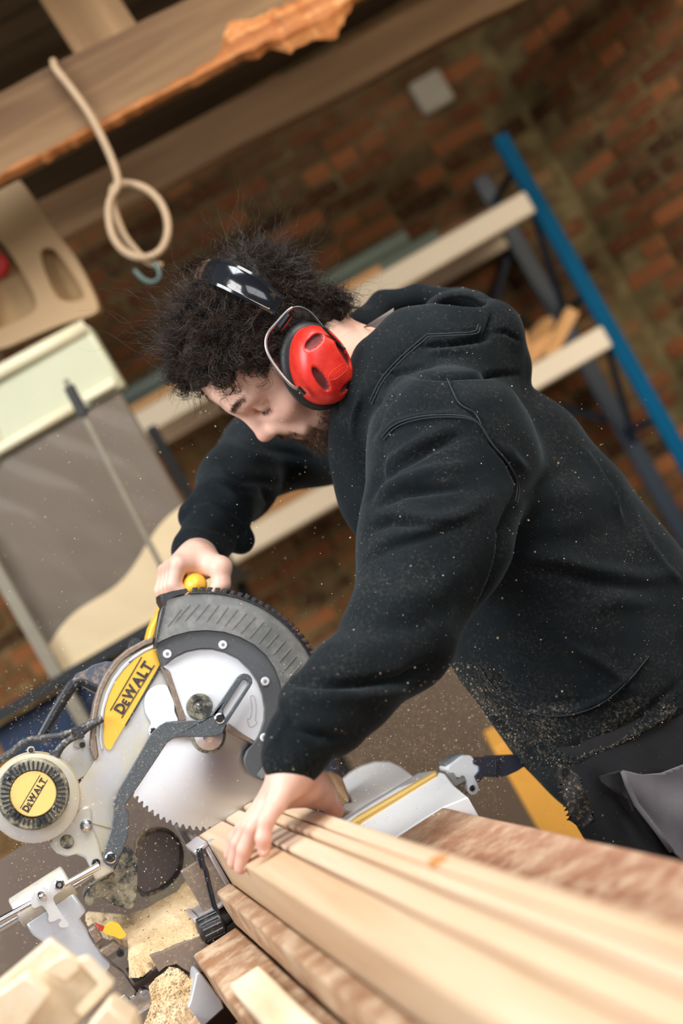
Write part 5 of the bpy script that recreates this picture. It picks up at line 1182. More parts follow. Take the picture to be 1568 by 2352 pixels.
# sleeve top folds of the near arm
for pts, w, h in [
    (X([(230, 860), (330, 780), (450, 700), (560, 650)]), 16, .006), (X([(215, 900), (330, 815), (470, 740), (600, 690)]), 11, -.008),
    (X([(220, 960), (330, 900), (460, 850), (640, 820)]), 16, .007), (X([(235, 1000), (340, 945), (470, 930), (620, 920)]), 10, -.007),
    (X([(190, 1060), (300, 1040), (420, 1060), (560, 1060)]), 18, .006), (X([(190, 1110), (290, 1070), (380, 1085), (520, 1100)]), 10, -.007),
    (X([(190, 1200), (270, 1150), (420, 1110), (600, 1040), (760, 930)]), 20, .006), (X([(190, 1240), (300, 1180), (470, 1130), (640, 1060)]), 10, -.004),
    (X([(230, 700), (300, 640), (420, 610), (560, 600), (660, 640), (700, 700)]), 8, .005),
    (X([(250, 760), (240, 830), (215, 900), (190, 990)]), 10, -.006)]: ridge(pts, w, h, 0, body)
# elbow and forearm folds
for pts, w, h in [
    ([(660, 1565), (740, 1570), (830, 1572), (930, 1560), (990, 1520)], 13, -.012), ([(650, 1600), (740, 1600), (840, 1595), (940, 1585)], 22, .006),
    ([(655, 1640), (680, 1672), (730, 1688), (790, 1696), (822, 1680)], 9, -.0055), ([(700, 1480), (780, 1500), (880, 1490)], 30, .004),
    ([(820, 1330), (900, 1370), (1000, 1360), (1080, 1290)], 30, .005), ([(780, 1400), (860, 1440), (960, 1440), (1040, 1390)], 26, -.004),
    ([(640, 1600), (655, 1650), (640, 1690), (612, 1720)], 7, .003),
    ([(690, 1700), (700, 1740), (708, 1765)], 5, .003)]: ridge(pts, w, h, 0, 1.9)
# torso creases
for pts, w, h in [
    (X([(800, 1020), (830, 960), (840, 900), (790, 800), (720, 720), (680, 640), (620, 570), (560, 545)]), 4, -.005),
    (X([(530, 440), (560, 510), (590, 555), (650, 590)]), 3.5, -.004), (X([(650, 1440), (730, 1250), (800, 1080), (830, 980)]), 14, -.014),
    (X([(1120, 740), (1180, 830), (1250, 950), (1300, 1080)]), 7, .005), (X([(1210, 830), (1300, 980), (1330, 1060)]), 10, -.004),
    (X([(850, 980), (950, 900), (1060, 840)]), 18, -.004), (X([(880, 1000), (1020, 960), (1180, 950), (1300, 1000)]), 30, .005),
    (X([(820, 1180), (960, 1160), (1120, 1150), (1260, 1100)]), 30, -.004), (X([(840, 1230), (1000, 1230), (1180, 1280), (1400, 1320), (1568, 1300)]), 18, .006),
    (X([(860, 1290), (1020, 1290), (1200, 1340), (1400, 1370)]), 12, -.005), (X([(1340, 1000), (1400, 1150), (1500, 1290), (1568, 1350)]), 9, .004),
    (X([(780, 730), (830, 800), (880, 850)]), 12, .004), (X([(560, 500), (700, 520), (860, 500)]), 26, .004),
    ([(1105, 1530), (1130, 1570), (1180, 1612), (1240, 1635), (1310, 1635), (1380, 1610), (1440, 1560), (1490, 1500)], 6, .007),
    ([(1120, 1520), (1150, 1565), (1200, 1600), (1260, 1617), (1330, 1612)], 7, -.007),
    ([(1060, 1560), (1110, 1630), (1180, 1690), (1260, 1725), (1330, 1725), (1410, 1690), (1480, 1640), (1568, 1560)], 7, -.008),
    ([(1240, 1760), (1330, 1745), (1430, 1700), (1520, 1650), (1568, 1620)], 7, .006), ([(1240, 1735), (1330, 1735), (1420, 1690)], 6, .006),
    ([(1300, 1480), (1380, 1520), (1430, 1560), (1470, 1600)], 12, .004), ([(1350, 1400), (1420, 1380), (1520, 1390)], 20, .005)]: ridge(pts, w, h, 1.7, 2.6)
# hood seams, folds
for pts, w, h in [
    (X([(440, 245), (560, 240), (650, 232), (668, 200), (660, 155)]), 3, -.003), (X([(190, 540), (240, 440), (330, 340), (440, 245)]), 3.2, -.003),
    (X([(360, 420), (500, 432), (700, 425), (840, 418)]), 5, -.012), (X([(430, 300), (560, 285), (700, 262), (740, 228)]), 6, -.014),
    (X([(430, 340), (500, 320), (640, 305)]), 12, .005), (X([(735, 235), (790, 235), (850, 275)]), 4, -.005), (X([(700, 260), (720, 210), (730, 150)]), 6, -.012),
    (X([(250, 500), (300, 420), (400, 390), (480, 380)]), 5, -.006), (X([(200, 700), (240, 560), (320, 480)]), 8, -.008),
    (X([(150, 500), (120, 600), (110, 700)]), 5, .004)]: ridge(pts, w, h, 0, 2.08)
# right sleeve
for pts, w, h in [
    ([(428, 1205), (460, 1206), (510, 1222), (560, 1252)], 5, -.001), ([(440, 1170), (480, 1165), (530, 1190), (570, 1220)], 9, .005),
    ([(500, 1060), (560, 1100), (640, 1110)], 10, -.006), ([(520, 1020), (580, 1050), (660, 1060)], 12, .005), ([(560, 980), (620, 1030), (700, 1050), (780, 1040)], 10, -.004),
    ([(490, 1100), (540, 1140), (600, 1150)], 9, .005), ([(600, 1120), (620, 1160), (590, 1210)], 7, -.006)]: ridge(pts, w, h, 1.98, 2.6)
N_ = vnormals(V, Q); 
lf = np.array([mn.noise(tuple(v * 9)) for v in V[::1]]) if len(V) < 90000 else np.zeros(len(V))
V = V + N_ * (lf * .0035)[:, None]
def cloth(name, c1, c2, fleck=.6, fs=.07, wv=900, dusty=True):
    m, nt, N, L, b = new_mat(name); setp(b, rough=.92, spec=.10, sheen=.12); b.inputs['Sheen Roughness'].default_value = .4; b.inputs['Sheen Tint'].default_value = (.55, .68, .75, 1)
    co = coords(N, L); n = noise(N, L, co, 7, 5, .65); c = mixc(N, L, thr(N, L, n, .35, .7), c1, c2)
    v = N.new('ShaderNodeTexVoronoi'); v.inputs['Scale'].default_value = 330; L.new(co, v.inputs['Vector'])
    dot = thr(N, L, v.outputs['Distance'], .17, .10); dm = N.new('ShaderNodeSeparateColor'); L.new(v.outputs['Color'], dm.inputs[0]); sel = thr(N, L, dm.outputs[0], 1 - fs, 1 - fs + .01)
    mm = N.new('ShaderNodeMath'); mm.operation = 'MULTIPLY'; L.new(dot, mm.inputs[0]); L.new(sel, mm.inputs[1]); m2 = N.new('ShaderNodeMath'); m2.operation = 'MULTIPLY'; L.new(mm.outputs[0], m2.inputs[0]); m2.inputs[1].default_value = fleck
    c = mixc(N, L, m2.outputs[0], c, (.45, .40, .32))
    if dusty:
        a = N.new('ShaderNodeAttribute'); a.attribute_name = 'dusty'; n3 = noise(N, L, co, 230, 6, .8); n4 = noise(N, L, co, 16, 4, .7)
        q = N.new('ShaderNodeMath'); q.operation = 'MULTIPLY'; L.new(thr(N, L, n3, .50, .66), q.inputs[0]); L.new(a.outputs['Fac'], q.inputs[1])
        q2 = N.new('ShaderNodeMath'); q2.operation = 'MULTIPLY'; L.new(q.outputs[0], q2.inputs[0]); L.new(thr(N, L, n4, .38, .62), q2.inputs[1]); c = mixc(N, L, q2.outputs[0], c, (.30, .24, .17))
    L.new(c, b.inputs['Base Color']); n5 = noise(N, L, co, wv, 2, .6); bump(N, L, n5, b, .35, .0008); return m
CL = cloth('black_fleece', (.0055, .0080, .0100), (.0125, .0160, .0185))
hoodie = npmesh('hoodie', V, Q, CL, person)
pj = projpx(V); d1, _ = polydist(pj, [(1090, 1600), (1180, 1690), (1290, 1730), (1400, 1700), (1500, 1640)]); d2, _ = polydist(pj, [(1150, 1680), (1220, 1650), (1330, 1640)])
vcolor(hoodie, np.clip(np.exp(-(d1 / 48) ** 2) * 1.0 + np.exp(-(d2 / 25) ** 2) + .12, 0, 1) * (V[:, 1] < 2.05), 'dusty'); hoodie['label'] = 'black fleece hoodie dusted with sawdust at the hem'
# stitched seams laid on the cloth
hv = np.array([v.co[:] for v in hoodie.data.vertices]) + wloc(hoodie); hq = projpx(hv)
def onsurf(x, y, vmin=0, vmax=9):
    m = np.where((np.abs(hq[:, 0] - x) < 7) & (np.abs(hq[:, 1] - y) < 7) & (hv[:, 1] > vmin) & (hv[:, 1] < vmax))[0]
    return P(x, y, hv[m, 1].min() + .0004) if len(m) else None
STITCH = plain('charcoal_stitching', (.020, .026, .028), .8)
def seam(pts, r=.0009, off=0, vmin=0, vmax=9):
    q = splpath([np.array((*p, 0.)) for p in pts], 50); w = [onsurf(a[0] + off, a[1] + off, vmin, vmax) for a in q]; w = [a for a in w if a is not None]
    if len(w) > 4:
        w = np.array(w)
        for _ in range(3): w[1:-1] = w[1:-1] * .5 + (w[:-2] + w[2:]) * .25
        MB().tube(list(w), r, 5).build('seam', STITCH, hoodie)
for pts in (X([(440, 245), (560, 240), (650, 232), (668, 200)]), X([(190, 540), (240, 440), (330, 340), (440, 245)]), X([(240, 700), (300, 640), (420, 605), (560, 600), (640, 615), (680, 650), (720, 720), (790, 800), (840, 900), (830, 980)])):
    seam(pts); seam(pts, off=5)
for pts in (X([(530, 440), (560, 510), (590, 555), (650, 590), (680, 640)]), [(1100, 1530), (1130, 1575), (1180, 1617), (1240, 1642), (1310, 1642), (1380, 1617), (1440, 1567), (1490, 1507)]): seam(pts)
# ribbed hem band and inner shirt collar, drawcord end
LINING = plain('grey_collar_lining', (.17, .14, .13), .9)
m = MB(); w = [P(x, y, d) for x, y, d in ((832, 752, 1.975), (855, 738, 1.96), (880, 722, 1.95), (905, 706, 1.945), (903, 716, 1.94), (893, 740, 1.94), (882, 765, 1.94), (872, 756, 1.955), (852, 750, 1.965))]
m.plate(w, .004, (0, 1, 0)).build('collar_lining', LINING, person, bev=.001)
# ================================================================ trousers
TR = SDF()
TR.chain([P(1440, 1660, 2.04), P(1480, 1740, 2.04)], [.130, .130], .05, fb, .75)
TR.chain([HPL + Zv * .02, KNL + np.array((-.0, 0, .02)), ANL], [.105, .082, .075], .05); TR.chain([HPR + Zv * .02, KNR, ANR], [.105, .082, .075], .03)
TR.plane(P(1430, 1600, 2.0), im(-.3, -.95), .01)
V, Q = TR.mesh(.006); N_ = vnormals(V, Q); pj = projpx(V); fc = np.clip((-N_[:, 1] + .15) / .5, 0, 1)
for pts, w, h in (([(1460, 1800), (1520, 1850), (1568, 1930)], 14, .008), ([(1500, 1790), (1560, 1810)], 8, -.008), ([(1400, 1830), (1460, 1900), (1500, 1960)], 10, -.006), ([(1480, 1860), (1530, 1930), (1568, 1990)], 8, -.008)): ridge(pts, w, h)
TRM = cloth('grey_work_cloth', (.020, .020, .022), (.035, .034, .036), .5, .05, 700, False)
TRG = cloth('faded_grey_cloth', (.115, .105, .115), (.16, .148, .155), .6, .06, 700, False)
trousers = npmesh('trousers', V, Q, TRM, person); trousers['label'] = 'dark grey work trousers'
# faded side panel with pocket opening, holster pocket flap and hanging tool pouch
def panel(name, pts, d, th, mat, parent, rnd=1, puff=0): return MB().plate(smoothpoly([P(x, y, d) for x, y in pts], rnd), th, (0, 1, 0)).build(name, mat, parent, bev=.003, segs=3)
Y2 = crop(1100, 1600, 468 / 1568)
nG = 26; pp = Y2([(1100, 565), (1250, 600), (1400, 590), (1568, 525), (1640, 500), (1900, 1100), (1700, 1420), (1600, 1290), (1480, 1190), (1380, 1050), (1210, 830), (1140, 680)])
def shell(name, poly, dfun, th, mat, parent, res=46):
    """curved cloth panel: polygon in the picture, depth given by dfun(px, py)"""
    P2 = np.array(poly, float); x0, y0 = P2.min(0); x1, y1 = P2.max(0); gx_, gy_ = np.meshgrid(np.linspace(x0, x1, res), np.linspace(y0, y1, res), indexing='ij'); pts = np.stack((gx_.ravel(), gy_.ravel()), 1)
    ins = np.zeros(len(pts), bool); j = len(P2) - 1
    for i in range(len(P2)):
        a, b = P2[i], P2[j]; ins ^= ((a[1] > pts[:, 1]) != (b[1] > pts[:, 1])) & (pts[:, 0] < (b[0] - a[0]) * (pts[:, 1] - a[1]) / (b[1] - a[1] + 1e-12) + a[0]); j = i
    # snap outside points next to the border onto it
    d, _ = polydist(pts, list(P2) + [P2[0]]); cell = max((x1 - x0), (y1 - y0)) / res; keep = ins | (d < cell * 1.1)
    for k in np.where(keep & ~ins)[0]:
        best = None
        for i in range(len(P2)):
            a, b = P2[i], P2[(i + 1) % len(P2)]; h = np.clip((pts[k] - a) @ (b - a) / ((b - a) @ (b - a) + 1e-9), 0, 1); q = a + h * (b - a); e = np.linalg.norm(q - pts[k])
            if best is None or e < best[0]: best = (e, q)
        pts[k] = best[1]
    ix = np.arange(res * res).reshape(res, res); Qd = np.stack((ix[:-1, :-1], ix[1:, :-1], ix[1:, 1:], ix[:-1, 1:]), -1).reshape(-1, 4); Qd = Qd[keep[Qd].all(1)]
    use = np.unique(Qd); mp = -np.ones(res * res, int); mp[use] = np.arange(len(use)); V_ = np.array([P(a, b, dfun(a, b)) for a, b in pts[use]])
    o = npmesh(name, V_, mp[Qd], mat, parent); s = o.modifiers.new('s', 'SOLIDIFY'); s.thickness = th; s.offset = 0; return o
sp = shell('side_panel', pp, lambda x, y: 1.832 + .00000 * x + .012 * math.sin((x + y * .6) / 34) * .25 + .006 * math.sin((x * .5 - y) / 21) * .5 + .00012 * max(0, 1500 - x), .004, TRG, person); sp['label'] = 'faded grey side panel with pocket'
MB().tube([P(x, y, 1.828) for x, y in Y2([(1105, 575), (1140, 680), (1210, 830), (1380, 1050), (1480, 1190)])], .0035, 8).build('pocket_binding', TRG, person, smooth=True)
shell('pocket_flap', Y2([(925, 610), (1090, 570), (1130, 640), (1160, 740), (1215, 860), (1180, 890), (1150, 790), (1060, 735), (980, 690), (940, 650)]), lambda x, y: 1.845 + .004 * math.sin(x / 9), .004, TRM, person, 24)
po = shell('tool_pouch', Y2([(622, 520), (700, 560), (760, 600), (790, 690), (830, 800), (885, 950), (845, 985), (795, 1015), (710, 965), (690, 880), (640, 740), (615, 620)]), lambda x, y: 1.85 + .004 * math.sin(x / 14 + y / 30), .012, plain('black_pouch', (.010, .012, .015), .8, var=.3, scale=20, dust=.3, dustscale=200), person, 30); po['label'] = 'black hanging tool pouch'
# boots
BT = plain('brown_boot_leather', (.09, .05, .03), .6)
for a in (ANL, ANR):
    S_ = SDF(); c = np.array((a[0], a[1], 0)); S_.chain([c + (.0, 0, .14), c + (.01, 0, .06)], [.052, .05], .03); S_.chain([c + (.03, 0, .045), c + (-.17, 0, .035)], [.045, .04], .03, (0, 0, 1), 1.0); S_.plane(c + (0, 0, .005), (0, 0, -1), .005)
    V, Q = S_.mesh(.006); npmesh('boot', V, Q, BT, person)
# ================================================================ hair, beard, brows
def hair_mat(n_, c1, c2, c3):
    m, nt, N, L, b = new_mat(n_); setp(b, rough=.34, spec=.55); g = N.new('ShaderNodeNewGeometry'); r = ramp(N, [(0, c1), (.6, c2), (1, c3)]); L.new(g.outputs['Random Per Island'], r.inputs[0]); L.new(r.outputs[0], b.inputs['Base Color']); return m
HAIRM = hair_mat('dark_curly_hair', (.006, .004, .004), (.018, .011, .008), (.085, .046, .026)); BEARDM = hair_mat('brown_beard_hair', (.016, .008, .005), (.06, .028, .013), (.22, .11, .05))
def strands(name, roots, dirs, lens, rad, mat, curl, segs=12, clump=None, gravity=.0, fuzz=.3, parent=None):
    """curly strands as three-sided tubes; strands of one clump share their curl"""
    n = len(roots); clump = np.arange(n) if clump is None else clump; nc = clump.max() + 1
    ph = rng.uniform(0, 6.28, nc)[clump] + rng.normal(0, fuzz, n); fr = rng.uniform(*curl[1], nc)[clump] * (1 + rng.normal(0, .05 + .1 * fuzz, n)); am = rng.uniform(*curl[0], nc)[clump] * (1 + rng.normal(0, .12, n)); hand = np.where(rng.random(nc) < .5, 1, -1)[clump]
    a = np.cross(dirs, (.3, .5, .8)); a /= np.linalg.norm(a, axis=1)[:, None]; b = np.cross(dirs, a)
    bend = rng.normal(0, .35, (nc, 3))[clump]; T_ = np.linspace(0, 1, segs); C = np.zeros((n, segs, 3))
    for k, t in enumerate(T_):
        A = am * np.clip(t * 2.2, 0, 1); w = ph + hand * fr * t * 6.283
        C[:, k] = roots + dirs * (lens * t * (1 - .22 * t))[:, None] + bend * (lens * t * t)[:, None] * .8 + a * (A * (np.cos(w) - np.cos(ph)))[:, None] + b * (A * (np.sin(w) - np.sin(ph)))[:, None] + np.array((0, 0, -1.)) * (gravity * lens * t * t)[:, None]
    tg = np.gradient(C, axis=1); tg /= np.linalg.norm(tg, axis=2)[..., None] + 1e-9; u = np.cross(tg, np.array((.21, .53, .82))); u /= np.linalg.norm(u, axis=2)[..., None] + 1e-9; w_ = np.cross(tg, u)
    rr = (rad * (1 - .75 * T_ ** 2))[None, :, None]; ring = np.stack([C + (u * math.cos(x) + w_ * math.sin(x)) * rr for x in (0, 2.094, 4.189)], 2)
    V_ = ring.reshape(-1, 3); base = (np.arange(n)[:, None] * segs + np.arange(segs - 1)[None]).reshape(-1, 1) * 3
    Q_ = np.concatenate([base + np.array((i, (i + 1) % 3, 3 + (i + 1) % 3, 3 + i)) for i in range(3)]); return npmesh(name, V_, Q_, mat, parent)
# scalp points on the skull ellipsoid
def scalp(n):
    v = rng.normal(size=(n, 3)); v /= np.linalg.norm(v, axis=1)[:, None]; p = v * np.array((.098, .076, .080)) + np.array((.006, 0, .052)); return p, v
def hairy(p):
    x, y, z = p[:, 0], np.abs(p[:, 1]), p[:, 2]
    top = (z > .100) | ((x < .074) & (z > .072)) | ((x < .048) & (z > .040)) | ((x < .022) & (z > .012)) | ((x < -.01) & (z > -.02)); return top
cl, cv = scalp(5200); k = hairy(cl); cl, cv = cl[k], cv[k]
# nape and behind the ears
ex_ = rng.uniform(0, 1, (260, 3)); npx = np.stack((-.062 - .022 * ex_[:, 0], -.062 + .124 * ex_[:, 1], -.045 + .05 * ex_[:, 2]), 1); npv = nrm((-.8, 0, -.25)) + np.stack((0 * ex_[:, 0], (ex_[:, 1] - .5) * 1.2, 0 * ex_[:, 0]), 1)
cl = np.concatenate((cl, npx)); cv = np.concatenate((cv, npv / np.linalg.norm(npv, axis=1)[:, None]))
nc = len(cl); per = 9; idx = np.repeat(np.arange(nc), per); rl = cl[idx] + rng.normal(0, .0019, (nc * per, 3))
x_, y_, z_ = cl[:, 0], cl[:, 1], cl[:, 2]
fwd = np.clip((x_ - .03) / .06, 0, 1); L0 = .031 + .004 * fwd + .018 * np.clip((z_ - .09) / .04, 0, 1) * (1 - fwd) + .016 * np.clip((-x_ - .03) / .05, 0, 1) * (z_ > .03); L0 = L0 * (1 - .45 * (np.abs(y_) > .060) * (z_ < .075)); L0 *= rng.uniform(.7, 1.2, nc); L0 *= 1 - .62 * np.exp(-((x_ + .045) / .017) ** 2) * (z_ > .06)
dl = cv + np.stack((.10 * fwd, 0 * x_, .18 + .05 * fwd), 1) + rng.normal(0, .28, (nc, 3)); dl /= np.linalg.norm(dl, axis=1)[:, None]
dw = dl @ HR; dirs = dw[idx] + rng.normal(0, .055, (len(idx), 3)); dirs /= np.linalg.norm(dirs, axis=1)[:, None]; rw = HC + rl @ HR
hr = strands('hair', rw, dirs, L0[idx] * rng.uniform(.8, 1.1, len(idx)), .00044, HAIRM, ((.0045, .0090), (.9, 2.1)), 14, idx, .12, .14, person); hr['label'] = 'dark brown curly hair'
# loose fly-away curls
m_ = 1300; s_ = rng.integers(0, nc, m_); strands('stray_hair', HC + cl[s_] @ HR, nrm((0, 0, 1)) * .2 + dw[s_] + rng.normal(0, .2, (m_, 3)), L0[s_] * 1.7 + .012, .00022, HAIRM, ((.003, .009), (.8, 2.4)), 16, None, .0, .5, person)
# dark volume under the curls
HV = SDF(); HV.ell(Hd(-.004, 0, .070), (.105, .084, .078), HR, .01)
HV.ell(Hd(.045, 0, .115), (.045, .055, .026), HR, .02); HV.ell(Hd(-.055, 0, .090), (.045, .055, .040), HR, .02); HV.ell(Hd(-.072, 0, .02), (.030, .055, .06), HR, .02); HV.cone(Hd(-.035, .06, .02), Hd(-.07, .04, -.03), .022, .020, .02); HV.cone(Hd(-.035, -.06, .02), Hd(-.07, -.04, -.03), .022, .020, .02)
HV._a(lambda p: .034 - np.maximum(((p - HC) @ HR.T)[:, 0] - .055, 0) * 0 - (((p - HC) @ HR.T)[:, 2] - np.interp(((p - HC) @ HR.T)[:, 0], [-.1, -.03, .03, .07, .09, .12], [-.06, -.02, .03, .066, .088, .10]) + .034), HC, 1e9, .006, -1) if False else None
def below(p):
    q = (p - HC) @ HR.T; return (q[:, 2] - np.interp(q[:, 0], [-.12, -.06, -.02, .02, .05, .075, .095, .13], [-.07, -.055, -.005, .032, .058, .082, .096, .105])) * .8
HV._a(below, HC, 1e9, .008, -1)
V, Q = HV.mesh(.0035); N_ = vnormals(V, Q); V = V + N_ * np.array([.006 * mn.noise(tuple(v * 55)) + .004 * mn.noise(tuple(v * 120)) for v in V])[:, None]
npmesh('hair_mass', V, Q, plain('hair_depth', (.010, .007, .005), .7, var=.5, scale=120, bmp=.8), person)
# beard and moustache
body_v = np.array([v.co[:] for v in person.data.vertices]) + np.array(person.location)
sel = np.where((beard > .12) & (np.linalg.norm(loc, axis=1) < .16) & (loc[:, 0] > -.015))[0]
wts = beard[sel] / beard[sel].sum(); pk = rng.choice(sel, 6500, p=wts); Pb = body_v[pk] + rng.normal(0, .0008, (6500, 3)); bn = np.array(person.data.vertices[0].normal) if False else None
me = person.data; nb = np.empty(len(me.vertices) * 3, np.float32); me.vertex_normals.foreach_get('vector', nb) if hasattr(me, 'vertex_normals') else me.vertices.foreach_get('normal', nb); nb = nb.reshape(-1, 3)[pk]
bd = nb * .65 + (-hu) * .75 + hf * .15 + rng.normal(0, .3, (6500, 3)); bd /= np.linalg.norm(bd, axis=1)[:, None]
ll = (loc[pk]); bl_ = .005 + .010 * np.clip((-.06 - ll[:, 2]) / .04, 0, 1) * rng.uniform(.6, 1.2, 6500); br = strands('beard', Pb, bd, bl_ * rng.uniform(.7, 1.2, 6500), .00024, BEARDM, ((.0006, .0018), (.4, 1.0)), 6, None, .1, .4, person); br['label'] = 'short brown beard and moustache'
for s in (1, -1):
    n = 800; t = rng.random(n); q = np.stack((.1045 - .020 * t ** 1.6 + rng.normal(0, .0006, n), s * (.010 + .040 * t), .0405 + .004 * np.sin(t * 3) + rng.normal(0, .0018, n)), 1)
    dv = (np.array((.4, s * .9, .25)) + rng.normal(0, .25, (n, 3))); dv /= np.linalg.norm(dv, axis=1)[:, None]; strands('eyebrow', HC + q @ HR, dv @ HR, np.full(n, .0085), .00022, BEARDM, ((.0003, .0008), (.2, .5)), 5, None, 0, .3, person)
    n = 70; t = rng.random(n); q = np.stack((.0925 - .006 * t ** 2, s * (.022 + .024 * t), .0055 - .001 * t + rng.normal(0, .0003, n)), 1); dv = np.array((.8, s * .2, -.55)) + rng.normal(0, .12, (n, 3)); dv /= np.linalg.norm(dv, axis=1)[:, None]
    strands('eyelashes', HC + q @ HR, dv @ HR, np.full(n, .006), .0002, HAIRM, ((.0002, .0004), (.1, .3)), 4, None, 0, .2, person)
# ================================================================ ear defenders
RED = new_mat('worn_red_plastic')
m, nt, N, L, b = RED; setp(b, rough=.38, spec=.5); co = coords(N, L); n = noise(N, L, co, 45, 5, .7); c = mixc(N, L, thr(N, L, n, .3, .7), (.60, .012, .010), (.78, .045, .025)); n2 = noise(N, L, co, 28, 4, .75)
c = mixc(N, L, thr(N, L, n2, .62, .78), c, (.22, .02, .02)); L.new(c, b.inputs['Base Color']); RED = m
MUF = root('ear_defenders', Hd(-.02, 0, .0), 'red ear defenders with black headband and steel wires on the man\'s head', 'ear defenders')
BKG = plain('glossy_black_band', (.010, .011, .014), .16, coat=.6); GROOVE = plain('dusty_groove', (.16, .022, .022), .7, var=.5, scale=90)
def cup(sgn):
    n3 = nrm(hl * sgn + (im(.15, .1) * .0 if sgn > 0 else 0)); ax = im(.40, .92); ax = nrm(ax - n3 * (ax @ n3)); bx = np.cross(n3, ax)
    c0 = (P(739, 838, 1.878) if sgn > 0 else Hd(-.012, -.092, -.030)) ; nu, nv = 72, 30; V_ = []; F_ = []
    gr = [(-.20, -.62, .42, .14, -.22), (.66, -.08, .38, .13, 1.30), (-.44, .27, .38, .16, 1.16), (.33, .70, .28, .085, -.30)]
    col = []
    for j in range(nv + 1):
        r = j / nv
        for i in range(nu):
            a = 2 * math.pi * i / nu; ca, sa_ = math.cos(a), math.sin(a); x = r * ca; y = r * sa_
            Lx = .0385 * (1 + .10 * y); Ly = .0535; h = .030 * (1 - r ** 3.2) ** .55 if r < 1 else 0; gd_ = 0
            for gx2, gy2, gl, gw, ga2 in gr:
                dx, dy = x - gx2, y - gy2; p_ = dx * math.cos(ga2) + dy * math.sin(ga2); q_ = -dx * math.sin(ga2) + dy * math.cos(ga2); e = (p_ / gl) ** 2 + (q_ / gw) ** 2; gd_ = max(gd_, 1 - e) if e < 1 else gd_
            h -= .0065 * min(1, gd_ * 2.2); col.append(gd_); V_.append(c0 + bx * x * Lx + ax * y * Ly + n3 * h)
    for j in range(nv):
        for i in range(nu): F_.append((j * nu + i, j * nu + (i + 1) % nu, (j + 1) * nu + (i + 1) % nu, (j + 1) * nu + i))
    k = len(V_); 
    for i in range(nu): V_.append(V_[nv * nu + i] - n3 * .022)
    for i in range(nu): F_.append((nv * nu + i, nv * nu + (i + 1) % nu, k + (i + 1) % nu, k + i))
    o = mk('ear_cup', V_, F_, RED, MUF, smooth=True); o.data.materials.append(GROOVE)
    for f in o.data.polygons:
        if f.index < nv * nu and sum(col[v] > .06 for v in f.vertices) >= 3: f.material_index = 1
    bm = bmesh.new(); bm.from_mesh(o.data); bmesh.ops.recalc_face_normals(bm, faces=bm.faces)
    if sgn > 0 or True: bm.to_mesh(o.data)
    bm.free(); o['label'] = 'red ear cup with four dark grooves'
    cu_ = [c0 - n3 * .030 + bx * math.cos(t) * .036 + ax * math.sin(t) * .049 for t in np.linspace(0, 2 * math.pi, 40, endpoint=False)]
    MB().tube(cu_, .012, 10, closed=True).build('ear_cushion', plain('black_cushion', (.012, .012, .013), .5), MUF, smooth=True)
    return c0, n3, ax, bx
c0, n3, ax, bx = cup(1); cup(-1)
# raised maker's name on the cup
cu = bpy.data.curves.new('t', 'FONT'); cu.body = 'Bilsom'; cu.extrude = .03; t = bpy.data.objects.new('t', cu); COL.objects.link(t); bpy.context.view_layer.update(); me = t.to_mesh(); co_ = np.array([v.co[:] for v in me.vertices]); pf = [tuple(p.vertices) for p in me.polygons]; t.to_mesh_clear(); bpy.data.objects.remove(t)
td = im(.82, -.57); td = nrm(td - n3 * (td @ n3)); tu = np.cross(n3, td); co_[:, :2] -= co_[:, :2].mean(0); sc_ = .0255 / np.ptp(co_[:, 0]); tc = c0 + n3 * .0302 + (P(752, 862, 1.85) - P(733, 842, 1.85))
mk('lettering', tc + co_[:, :1] * sc_ * td + co_[:, 1:2] * sc_ * tu * 1.1 + co_[:, 2:] * .018 * n3, pf, RED, MUF)
fr_ = [tc + td * a + tu * b_ for a, b_ in ((-.0155, -.0055), (.0155, -.0055), (.0155, .0058), (-.0155, .0058))]
MB().tube(smoothpoly(fr_, 2), .0005, 6, closed=True).build('label_frame', RED, MUF)
# headband
hbp = splpath([Hd(*p) for p in ((-.033, .104, .060), (-.037, .103, .085), (-.042, .094, .115), (-.047, .072, .138), (-.050, .037, .149), (-.051, 0, .152), (-.050, -.037, .149), (-.047, -.072, .138), (-.040, -.098, .105), (-.033, -.104, .06))], 60)
m = MB(); n = len(hbp); V_ = []; F_ = []
for i, p in enumerate(hbp):
    a = hbp[max(i - 1, 0)]; b_ = hbp[min(i + 1, n - 1)]; tg_ = nrm(b_ - a); out = nrm(p - Hd(-.04, 0, .05)); sd = nrm(np.cross(tg_, out)); out = np.cross(sd, tg_); t_ = abs(i / (n - 1) - .5) * 2; w_ = .0185 - .0045 * (t_ > .6) * (t_ - .6) / .4
    for x_, z_ in ((-1, -.2), (-1, .7), (-.8, 1), (-.62, .45), (.62, .45), (.8, 1), (1, .7), (1, -.2)): V_.append(p + sd * w_ * x_ + out * .0042 * z_)
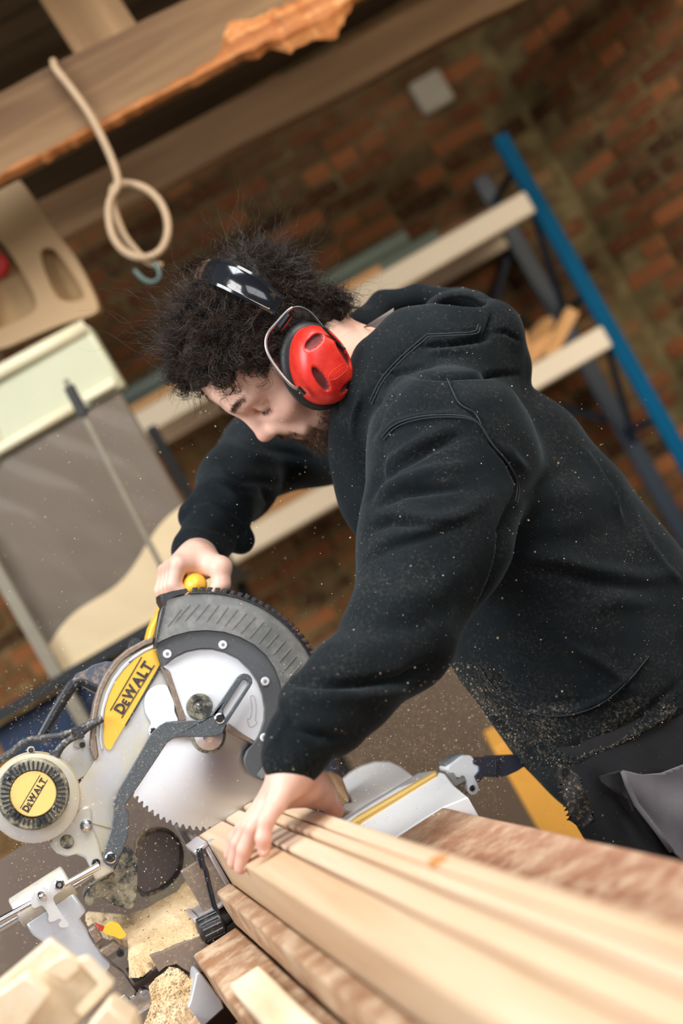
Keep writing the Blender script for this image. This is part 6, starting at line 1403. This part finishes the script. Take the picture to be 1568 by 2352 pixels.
for i in range(n - 1):
    for k in range(8): F_.append((i * 8 + k, i * 8 + (k + 1) % 8, i * 8 + 8 + (k + 1) % 8, i * 8 + 8 + k))
F_ += [tuple(range(7, -1, -1)), tuple((n - 1) * 8 + k for k in range(8))]
hb = mk('headband', V_, F_, BKG, MUF, smooth='auto'); bm = bmesh.new(); bm.from_mesh(hb.data); bmesh.ops.recalc_face_normals(bm, faces=bm.faces); bm.to_mesh(hb.data); bm.free(); hb['label'] = 'glossy black headband'
WSTEEL = plain('dull_steel_wire', (.50, .48, .46), .3, metal=.9); dwr = 1.85
wp = [P(672, 706, dwr), P(658, 716, dwr), P(636, 740, dwr), P(616, 764, dwr), P(610, 790, dwr), P(618, 818, dwr), P(640, 852, dwr), P(668, 884, dwr), P(690, 897, dwr + .005)]
MB().tube(splpath(wp, 50), .0021, 8).build('wire', WSTEEL, MUF, smooth=True, label='steel wire of the near cup')
wp = [P(668, 708, dwr), P(690, 706, dwr), P(715, 720, dwr), P(745, 755, dwr), P(775, 786, dwr + .01), P(792, 802, dwr + .012)]
MB().tube(splpath(wp, 40), .0019, 8).build('wire', BKG, MUF, smooth=True, label='black coated wire')
MB().tube([P(684, 890, dwr + .003), P(699, 906, dwr + .006)], .0036, 10).build('wire_end', BKG, MUF)
MB().tube([P(640, 752, dwr + .003), P(662, 722, dwr + .003)], .006, 10).build('wire_socket', BKG, MUF)
# loose chips caught on the clothes
def g3(n):
    me = hoodie.data; V_ = np.array([v.co[:] for v in me.vertices]) + wloc(hoodie); nb = np.empty(len(V_) * 3, np.float32); me.vertex_normals.foreach_get('vector', nb); nb = nb.reshape(-1, 3); q = projpx(V_); w = np.exp(-(polydist(q, [(1090, 1600), (1200, 1710), (1300, 1745), (1420, 1720), (1520, 1650)])[0] / 38) ** 2) + .03; w = w * (nb[:, 1] < .1); w /= w.sum(); i = rng.choice(len(V_), n, p=w); return V_[i] + nb[i] * .0008 + rng.normal(0, .001, (n, 3)) * (1 - np.abs(nb[i]))
flakes('clinging_sawdust', g3, 1200, .0004, .0012, 'pale wood chips clinging to the black hoodie', FLK)
